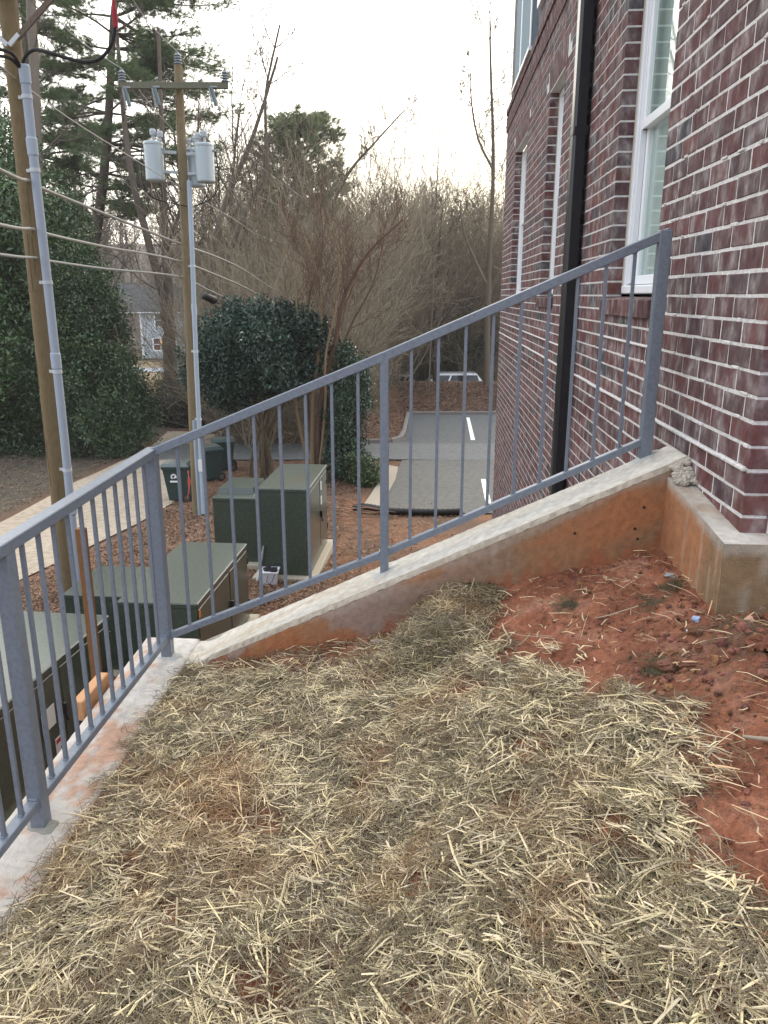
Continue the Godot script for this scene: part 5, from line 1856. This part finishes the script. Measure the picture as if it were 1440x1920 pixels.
func trees() -> void:
	var holly_leaf := clump(26, 0.3, 0.11, 0.052)
	var big_leaf := clump(22, 0.36, 0.17, 0.075)
	var ivy_leaf := clump(40, 0.24, 0.06, 0.045)
	var dark := Color(0.07, 0.125, 0.045)
	var trunk_brown := Color(0.12, 0.09, 0.065)
	# broadleaf evergreens at the left
	var defs := [
		["evergreen_tree", "tall dark broadleaf evergreen filling the left edge behind the nearest pole", Vector3(-13.2, 0, -28.2), [[-14.2, 0.6, -28.4, 3.6, 4.6, 3.2], [-13.2, -2.6, -27.6, 3.0, 2.1, 2.4], [-12.3, 1.6, -28.0, 2.0, 2.9, 2.0], [-16.5, -0.5, -28.6, 2.6, 4.6, 2.4]], 5200, dark, big_leaf],
		["evergreen_tree", "glossy dark holly tree between the two poles, reaching down to the driveway", Vector3(-10.2, 0, -26.9), [[-10.5, -1.4, -27.0, 1.7, 3.2, 1.8], [-9.9, -3.3, -26.6, 1.75, 1.8, 1.7], [-10.9, -0.2, -27.4, 1.5, 2.7, 1.5], [-9.2, -3.0, -26.8, 1.0, 1.5, 1.0]], 4800, Color(0.062, 0.108, 0.045), holly_leaf],
		["holly_bush", "rounded blue-green holly bush on bare stems, right of the second pole", Vector3(-3.5, 0, -22.0), [[-3.6, -1.7, -21.8, 1.3, 1.2, 1.2], [-4.35, -2.0, -21.7, 0.8, 1.0, 0.9], [-2.6, -1.6, -22.0, 0.9, 1.0, 0.9], [-4.0, -0.95, -22.2, 0.4, 0.7, 0.4], [-3.2, -0.85, -22.0, 0.5, 0.6, 0.5], [-2.5, -0.9, -22.0, 0.6, 0.6, 0.6]], 4200, Color(0.036, 0.074, 0.054), holly_leaf],
		["ivy_column", "ivy-covered stump column standing right of the crape myrtle", Vector3(-1.0, 0, -21.9), [[-1.05, -3.6, -21.8, 0.5, 1.6, 0.5], [-0.95, -2.3, -22.0, 0.5, 0.9, 0.5], [-1.1, -4.7, -21.6, 0.6, 0.5, 0.5]], 1150, Color(0.04, 0.075, 0.048), ivy_leaf],
	]
	for e in defs:
		var foot := on_ground(e[2].x, -e[2].z)
		var o := thing(e[0], e[1], "bush" if e[0] == "holly_bush" else ("ivy" if e[0] == "ivy_column" else "tree"), foot)
		var b := Buf.new()
		for q in (7 if e[0] == "holly_bush" else (2 if e[0] == "ivy_column" else 4)):
			var a := rf(0, TAU)
			var top: Array = e[3][q % e[3].size()]
			var s := foot + Vector3(cos(a), 0, sin(a)) * rf(0.05, 0.4)
			limb(b, [[s.x, s.y - 0.05, s.z], [s.x + rf(-0.2, 0.2), s.y + 0.9, s.z + rf(-0.2, 0.2)], [top[0] + rf(-0.4, 0.4), top[1] - 0.3, top[2]], [top[0], top[1] + top[4] * 0.6, top[2]]], rf(0.05, 0.09) if e[0] == "holly_bush" else rf(0.1, 0.2), 0.02, Color(0.15, 0.115, 0.07))
		put("trunk", b, M.bark, o)
		crown(o, e[6], e[3], e[4], e[5], 0.85, 1.35)
	# low green shrubs on the lawn edge
	var shrub_defs := [["bright green feathery shrub on the lawn behind the second pole", [[-9.9, -4.6, -37.0, 1.5, 1.0, 0.9], [-9.0, -4.7, -36.8, 1.0, 0.9, 0.8]], 900, Color(0.065, 0.09, 0.03)], ["small yellow-green shrub just right of the second pole", [[-7.2, -4.7, -35.0, 0.7, 0.8, 0.6]], 360, Color(0.075, 0.095, 0.03)], ["low grey-green groundcover shrub beyond the end of the driveway", [[-9.0, -5.2, -33.4, 1.6, 0.6, 0.6], [-7.6, -5.2, -33.2, 1.0, 0.5, 0.5]], 700, Color(0.06, 0.07, 0.05)], ["low ivy groundcover spreading along the foot of the left evergreens", [[-12.4, -5.33, -26.9, 3.4, 0.28, 1.3], [-9.6, -5.33, -25.9, 1.2, 0.22, 0.8]], 900, Color(0.05, 0.085, 0.04)], ["small green bush at the ivy's foot by the parking lot", [[-0.55, -4.85, -21.0, 0.35, 0.45, 0.3]], 200, Color(0.055, 0.085, 0.03)], ["dark green bush among the trunks behind the parked white car", [[3.4, -2.6, -47.5, 2.2, 1.7, 1.0], [5.4, -2.2, -47.8, 1.4, 1.9, 1.0]], 1400, Color(0.028, 0.045, 0.022)]]
	for e in shrub_defs:
		var l0: Array = e[1][0]
		var foot := on_ground(l0[0], -l0[2])
		var o := thing("shrub", e[0], "shrub", foot)
		var b := Buf.new()
		for q in 5:
			rod(b, foot + Vector3(rf(-0.2, 0.2), -0.03, rf(-0.2, 0.2)), Vector3(l0[0] + rf(-0.5, 0.5), l0[1] + l0[4] * 0.4, l0[2] + rf(-0.2, 0.2)), 0.02, trunk_brown, 5, false, 0.008)
		put("stem", b, M.bark, o)
		crown(o, holly_leaf, e[1], e[2], e[3], 0.7, 1.1)
	crape_myrtle()
	pine()
	# hand-placed bare trees
	var bark := Color(0.17, 0.135, 0.105)
	var o1 := thing("bare_tree", "forked grey-barked bare tree with the thickest trunk, left of the second pole", "tree", on_ground(-9.18, 34.0), "bare winter trees")
	var b1 := Buf.new()
	var prm := bare_prm(bark * 0.9)
	limb(b1, [[-9.18, -5.6, -34.0], [-9.16, -4.6, -34.0], [-9.21, -1.92, -34.0], [-9.24, -0.6, -34.0]], 0.36, 0.27, bark, 12)
	var la := limb(b1, [[-9.24, -0.9, -34.0], [-9.33, -0.2, -34.0], [-9.72, 1.78, -34.0], [-10.32, 4.66, -34.2], [-10.57, 7.22, -34.6], [-10.68, 10.0, -35.0]], 0.22, 0.07, bark, 9)
	var lc := limb(b1, [[-9.21, -0.9, -34.0], [-9.10, 0.3, -34.0], [-9.14, 1.9, -34.0], [-9.00, 4.3, -34.0], [-8.88, 7.2, -34.0], [-8.78, 10.0, -34.0]], 0.2, 0.06, bark, 9)
	var ld := limb(b1, [[-9.14, 1.6, -34.0], [-8.68, 2.6, -33.8], [-7.78, 4.6, -33.6], [-7.28, 6.8, -33.6]], 0.11, 0.03, bark, 7)
	for l in [la, lc, ld]:
		branch_out(b1, l, 0.25, 9, 2.6, 0.045, prm)
	put("trunk", b1, M.bark, o1)
	var o2 := thing("bare_tree", "pale straight bare trunk just right of the nearest pole, rising out of frame", "tree", on_ground(-13.8, 33.0), "bare winter trees")
	var b2 := Buf.new()
	var lt := limb(b2, [[-13.9, -5.6, -33.0], [-13.8, 0.0, -33.0], [-13.67, 5.1, -33.0], [-13.33, 8.84, -33.0], [-13.1, 13.0, -33.0]], 0.3, 0.15, Color(0.24, 0.2, 0.16), 10)
	branch_out(b2, lt, 0.45, 10, 3.0, 0.05, bare_prm(Color(0.19, 0.15, 0.12)))
	put("trunk", b2, M.bark, o2)
	var o3 := thing("bare_tree", "twin bare trunks leaning right behind the transformer cans", "tree", on_ground(-7.0, 31.0), "bare winter trees")
	var b3 := Buf.new()
	var l3 := limb(b3, [[-7.0, -5.5, -31.0], [-6.9, -1.7, -31.0], [-6.5, 1.5, -31.0], [-5.8, 3.6, -31.0], [-4.8, 5.6, -31.0], [-3.8, 8.2, -31.0]], 0.22, 0.04, bark, 9)
	var l4 := limb(b3, [[-6.85, -1.2, -31.0], [-6.0, 1.2, -30.8], [-5.0, 3.2, -30.6], [-4.3, 4.4, -30.5], [-4.2, 6.8, -30.4], [-3.6, 9.0, -30.3]], 0.13, 0.03, bark, 8)
	for l in [l3, l4]:
		branch_out(b3, l, 0.35, 10, 2.2, 0.035, prm)
	put("trunk", b3, M.bark, o3)
	var o4 := thing("bare_tree", "tall bare tree with a pale trunk rising beside the far end of the brick building", "tree", on_ground(5.5, 41.6), "bare winter trees")
	var b4 := Buf.new()
	var pale := Color(0.23, 0.18, 0.13)
	var l5 := limb(b4, [[5.55, -5.8, -41.6], [5.4, -1.3, -41.6], [5.4, 1.9, -41.6], [5.42, 6.4, -41.6], [5.1, 11.0, -41.6], [5.0, 13.5, -41.6]], 0.19, 0.02, pale * 0.75, 10)
	var l6 := limb(b4, [[5.4, 0.4, -41.6], [4.7, 1.6, -41.5], [4.0, 3.2, -41.4], [3.8, 4.6, -41.4]], 0.09, 0.03, pale, 7)
	var l7 := limb(b4, [[5.42, 6.0, -41.6], [4.6, 7.4, -41.4], [4.2, 9.2, -41.3], [4.15, 11.0, -41.2]], 0.07, 0.02, pale, 7)
	branch_out(b4, l5, 0.45, 12, 2.4, 0.03, bare_prm(pale, 0.008))
	branch_out(b4, l6, 0.3, 7, 1.4, 0.02, bare_prm(pale, 0.008))
	branch_out(b4, l7, 0.3, 7, 1.3, 0.02, bare_prm(pale, 0.008))
	put("trunk", b4, M.bark, o4)
	var o5 := thing("sapling", "thin bare sapling standing straight up above the thicket", "tree", on_ground(2.4, 40.0))
	var b5 := Buf.new()
	limb(b5, [[2.3, -5.0, -40.0], [2.43, 0.84, -40.0], [2.55, 5.48, -40.0], [2.72, 10.05, -40.0]], 0.05, 0.015, pale * 0.8, 6)
	put("trunk", b5, M.bark, o5)
	var o6 := thing("bare_tree", "slender bare tree leaning right across the open sky", "tree", on_ground(-2.9, 36.0), "bare winter trees")
	var b6 := Buf.new()
	var l8 := limb(b6, [[-3.4, -5.5, -36.0], [-3.0, 0.5, -36.0], [-2.52, 3.0, -36.0], [-1.61, 4.93, -36.0], [-0.45, 6.2, -36.0], [0.9, 7.54, -36.0]], 0.13, 0.02, pale * 0.75, 8)
	branch_out(b6, l8, 0.5, 9, 1.6, 0.02, bare_prm(pale * 0.7, 0.007))
	put("trunk", b6, M.bark, o6)
	var o7 := thing("bare_tree", "dark straight tree trunk standing on the leaf bank left of the white car", "tree", on_ground(2.9, 43.0), "bare winter trees")
	var b7 := Buf.new()
	var l9 := limb(b7, [[2.85, -5.3, -43.0], [2.8, -1.0, -43.0], [2.9, 2.2, -43.0], [3.05, 4.4, -43.0]], 0.18, 0.015, Color(0.1, 0.075, 0.055), 8)
	branch_out(b7, l9, 0.3, 9, 2.2, 0.03, bare_prm(Color(0.11, 0.085, 0.065), 0.008))
	put("trunk", b7, M.bark, o7)
	cedar()


func crape_myrtle() -> void:
	var foot := on_ground(-2.0, 21.9)
	var o := thing("crape_myrtle", "multi-stemmed tan crape myrtle with peeling bark behind the tallest cabinet", "tree", foot)
	var tan := Color(0.33, 0.235, 0.13)
	var red := Color(0.17, 0.095, 0.065)
	var y := foot.y - 0.05
	var stems := [
		[[[-2.05, y, -21.8], [-2.0, -2.85, -21.8], [-1.75, -0.95, -21.8], [-1.8, 0.46, -21.8], [-2.2, 1.7, -21.8]], 0.075, 0.02, tan],
		[[[-1.95, y, -21.9], [-1.8, -3.0, -21.8], [-1.35, -1.3, -21.7], [-1.05, 0.0, -21.6], [-0.4, 1.1, -21.5], [0.5, 1.9, -21.5]], 0.1, 0.02, red],
		[[[-2.1, y, -22.0], [-2.5, -3.0, -21.9], [-2.45, -1.0, -21.8], [-2.35, 0.3, -21.7], [-2.7, 1.4, -21.6]], 0.055, 0.015, tan],
		[[[-1.9, y, -21.7], [-1.65, -3.2, -21.6], [-1.6, -1.6, -21.5], [-1.3, -0.4, -21.4], [-1.2, 1.0, -21.4], [-1.5, 2.2, -21.4]], 0.05, 0.012, tan],
		[[[-1.85, y, -22.0], [-1.4, -3.1, -22.1], [-1.15, -1.8, -22.2], [-1.25, -0.7, -22.3], [-0.7, 0.6, -22.3], [-0.5, 2.0, -22.4]], 0.06, 0.015, tan],
		[[[-2.0, y, -22.1], [-2.2, -2.4, -22.2], [-2.1, -0.2, -22.3], [-1.7, 1.2, -22.4], [-1.75, 2.6, -22.5]], 0.05, 0.012, red],
		[[[-1.9, y, -21.8], [-1.55, -2.6, -21.9], [-0.95, -0.9, -22.0], [-0.3, 0.3, -22.0], [0.0, 1.5, -22.1]], 0.05, 0.012, red]]
	var prm := bare_prm(Color(0.2, 0.13, 0.085), 0.006)
	prm.kids = [7, 4]
	prm.lift = [0.16, 0.16, 0.1, 0.1]
	for s in stems:
		var b := Buf.new()
		var p := limb(b, s[0], s[1], s[2], s[3], 9)
		branch_out(b, p, 0.5, 9, 1.9, 0.016, prm)
		put("trunk", b, M.bark, o)


func pine() -> void:
	var foot := on_ground(-15.4, 38.0)
	var tuft := needle_tuft(44, 0.2, 0.0045, 0.8)
	var trunks := [["tall pine tree with layered dark boughs spreading over the transformer pole", [[-15.6, -5.7, -38.0], [-14.6, -1.6, -38.0], [-13.35, 2.7, -38.0], [-12.6, 5.9, -38.0], [-12.1, 9.1, -38.0], [-11.6, 12.2, -38.0], [-11.2, 15.5, -38.0]], 0.3, 0.1, 100, 5.6, 2600], ["second pine tree at the top left, its boughs crossing the nearest pole's crossarm", [[-17.8, -5.7, -40.0], [-17.0, 4.0, -40.0], [-16.6, 9.0, -40.0], [-16.2, 15.0, -40.0]], 0.3, 0.1, 60, 4.4, 2600]]
	for tdef in trunks:
		var o := thing("pine_tree", tdef[0], "tree", V(tdef[1][0]), "pine trees")
		var b := Buf.new()
		var bark := Color(0.13, 0.1, 0.08)
		var p := limb(b, tdef[1], tdef[2], tdef[3], bark, 11)
		var xf := []
		var cc := PackedColorArray()
		for k in tdef[4]:
			var t: float = lerpf(0.38, 1.0, (k + rng.randf()) / tdef[4])
			var i0 := mini(int(t * (p.size() - 1)), p.size() - 2)
			var a := rf(0, TAU)
			if rng.randf() < 0.5:
				a = rf(-0.8, 0.8)
			var hl: float = tdef[5] * rf(0.5, 1.1) * (1.15 - 0.55 * t) * (0.55 if t < 0.5 else 1.0) * (1.2 if cos(a) > 0.5 else 1.0)
			var d := Vector3(cos(a), rf(-0.1, 0.25), sin(a)).normalized()
			var pts := PackedVector3Array([p[i0]])
			var q := p[i0]
			var sg := 8
			for s in sg:
				d = (d + rdir() * 0.12 + UP * (0.05 if s > 4 else -0.03)).normalized()
				q += d * hl / sg
				pts.append(q)
			tube(b, pts, radii(sg + 1, 0.055, 0.012), 5, bark)
			var side := d.cross(UP).normalized()
			for s in range(3 if t > 0.55 else 5, sg + 1):
				for e in [-1.0, 1.0]:
					for rep in 2:
						var bl := rf(0.35, 1.0) * (1.2 - float(s) / sg * 0.6)
						var bd: Vector3 = (side * e * rf(0.4, 1.0) + d * rf(0.3, 0.9) + UP * rf(-0.05, 0.22)).normalized()
						var from := pts[s].lerp(pts[s - 1], rng.randf())
						var to: Vector3 = from + bd * bl
						tube(b, PackedVector3Array([from, to]), PackedFloat32Array([0.013, 0.006]), 3, bark)
						for m in 6:
							var pt := from.lerp(to, rf(0.15, 1.15)) + rdir() * 0.2
							var look: Vector3 = (bd + rdir() * 0.5 + UP * 0.25).normalized()
							xf.append(Transform3D(Basis.looking_at(-look, Vector3(0.1, 1, 0.2)).scaled(Vector3.ONE * rf(0.8, 1.3)), pt))
							var v := rf(0.7, 1.35)
							cc.append(Color(0.15 * v, 0.215 * v, 0.1 * v))
		put("trunk", b, M.bark, o)
		many("needles", tuft, xf, cc, M.needle, o)


func cedar() -> void:
	var foot := on_ground(-4.7, 45.0)
	var tuft := needle_tuft(50, 0.26, 0.009, 0.9)
	var o := thing("cedar_tree", "dense evergreen with a rounded crown rising behind the bare thicket", "tree", foot)
	var b := Buf.new()
	var p := limb(b, [[-4.7, foot.y, -45.0], [-4.6, 2.0, -45.0], [-4.7, 6.0, -45.0], [-4.5, 9.0, -45.0]], 0.22, 0.04, Color(0.12, 0.09, 0.07), 8)
	var xf := []
	var cc := PackedColorArray()
	for k in 150:
		var t := lerpf(0.42, 1.0, (k + rng.randf()) / 150)
		var i0 := mini(int(t * (p.size() - 1)), p.size() - 2)
		var a := rf(0, TAU)
		var l := 4.0 * pow(1.04 - t, 0.5) * rf(0.6, 1.15) + 0.3
		var d := Vector3(cos(a), 0.35, sin(a)).normalized()
		var q := p[i0] + d * l
		tube(b, PackedVector3Array([p[i0], q]), PackedFloat32Array([0.03, 0.008]), 4, Color(0.11, 0.08, 0.06))
		for m in 17:
			var pt := p[i0].lerp(q, 0.35 + 0.7 * sqrt(rng.randf())) + rdir() * 0.3
			xf.append(Transform3D(Basis.looking_at(-(d + rdir() * 0.9 + UP * 0.3).normalized(), Vector3(0.1, 1, 0.2)).scaled(Vector3.ONE * rf(0.8, 1.4)), pt))
			var v := rf(0.7, 1.3)
			cc.append(Color(0.2 * v, 0.245 * v, 0.13 * v))
	put("trunk", b, M.bark, o)
	many("needles", tuft, xf, cc, M.needle, o)


func far_things() -> void:
	# the leafless thicket that fills the middle distance: nobody could count its stems
	var o := thing("bare_thicket", "dense leafless brown thicket of thin stems filling the middle distance", "thicket", on_ground(-1.0, 38.0), "", "stuff")
	var tones := [Color(0.3, 0.25, 0.175), Color(0.35, 0.29, 0.2), Color(0.25, 0.205, 0.145)]
	for k in 3:
		var m := thicket_mesh([5.5, 6.5, 4.5][k], [9, 8, 11][k], tones[k])
		var xf := []
		var cc := PackedColorArray()
		for q in 54:
			var x := rf(-7.6, 7.5)
			var d := rf(27.0, 47.0) if x < -1.2 else rf(40.0, 52.0)
			if x < -3.4 and d < 33.0 and x < -6.0:
				continue
			if x > 0.3 and d < 49.0:
				d = rf(49.0, 56.0)
			var s := rf(0.75, 1.35) * (1.0 if d < 40.0 else 1.5)
			xf.append(Transform3D(Basis(UP, rf(0, TAU)).scaled(Vector3(s, s * rf(0.85, 1.2), s)), on_ground(x, d, -0.1)))
			var v := rf(0.7, 1.3)
			cc.append(Color(v, v, v))
		many("stems", m, xf, cc, M.bark, o)
	# individual bare trees standing above it
	var meshes := []
	var barks := [Color(0.17, 0.135, 0.105), Color(0.2, 0.16, 0.12), Color(0.13, 0.1, 0.08), Color(0.15, 0.12, 0.1)]
	for k in 4:
		meshes.append(bare_tree_mesh([13.0, 11.0, 15.0, 12.0][k], [0.2, 0.15, 0.22, 0.13][k], [[14, 7, 5], [12, 8, 5], [16, 7, 5], [12, 7, 5]][k], barks[k], 0.009, [0.06, 0.12, 0.04, 0.1][k]))
	var spots := [
		[-5.6, 44.0, 0, 0.95, "bare tree whose fine crown shows just left of the dense evergreen"], [-3.0, 50.0, 1, 0.9, "small bare tree with a thin fork poking above the dense evergreen"], [0.5, 54.0, 1, 0.72, "fine-twigged bare tree low in the middle of the thicket's skyline"],
		[2.6, 52.0, 3, 0.72, "bare tree with a hazy crown right of the middle of the skyline"], [4.6, 50.0, 0, 0.66, "bare tree tangled low beside the brick building's far end"], [6.5, 55.0, 3, 0.8, "bare tree half hidden by the far end of the brick building"], [-7.6, 40.0, 2, 0.95, "tall bare tree right behind the transformer cans"], [-9.5, 47.0, 0, 1.0, "bare tree seen between the pine's trunk and the second pole"],
		[-11.0, 45.0, 2, 1.0, "bare tree behind the pine's lower boughs, left of the second pole"], [-17.5, 50.0, 3, 1.05, "bare tree with upright limbs behind the glossy holly tree"], [-16.5, 46.0, 1, 1.2, "bare tree behind the broadleaf evergreen at the left"], [-19.5, 45.0, 2, 1.05, "bare tree at the left edge behind the nearest pole"], [-1.0, 60.0, 2, 0.62, "distant bare tree under the gap in the trees"], [-6.6, 56.0, 3, 1.0, "distant bare tree left of the dense evergreen's crown"], [-19.2, 53.0, 0, 1.1, "bare tree farther back between two pine boughs"]]
	var proto := []
	for k in 4:
		proto.append(null)
	for s in spots:
		var at := on_ground(s[0], s[1], -0.1)
		if proto[s[2]] == null:
			var t := thing("bare_tree", s[4], "tree", at, "bare winter trees")
			t.scale = Vector3.ONE * float(s[3])
			t.rotation.y = rf(0, TAU)
			var mi := MeshInstance3D.new()
			mi.name = "trunk"
			mi.mesh = meshes[s[2]]
			mi.material_override = M.bark
			t.add_child(mi)
			proto[s[2]] = t
		else:
			dup(proto[s[2]], at, rf(0, TAU), s[4], s[3])
	# woods on the hill behind everything
	var hill := thing("far_woods", "leafless woods covering the hill on the horizon", "woods", Vector3(0, 0, -120), "", "stuff")
	for k in 3:
		var m := bare_tree_mesh([9.0, 11.0, 8.0][k], 0.16, [[11, 6, 4], [10, 7, 4], [12, 6, 4]][k], [Color(0.13, 0.105, 0.085), Color(0.11, 0.088, 0.07), Color(0.15, 0.12, 0.1)][k], 0.025, 0.1, 0.15)
		var xf := []
		var cc := PackedColorArray()
		for q in 130:
			var d := rf(100.0, 165.0)
			var x := rf(-0.62, 0.25) * d
			var s := rf(0.7, 1.15)
			xf.append(Transform3D(Basis(UP, rf(0, TAU)).scaled(Vector3.ONE * s), on_ground(x, d, -0.2)))
			var v := rf(0.7, 1.25)
			cc.append(Color(v, v, v))
		many("trunks", m, xf, cc, M.bark, hill)
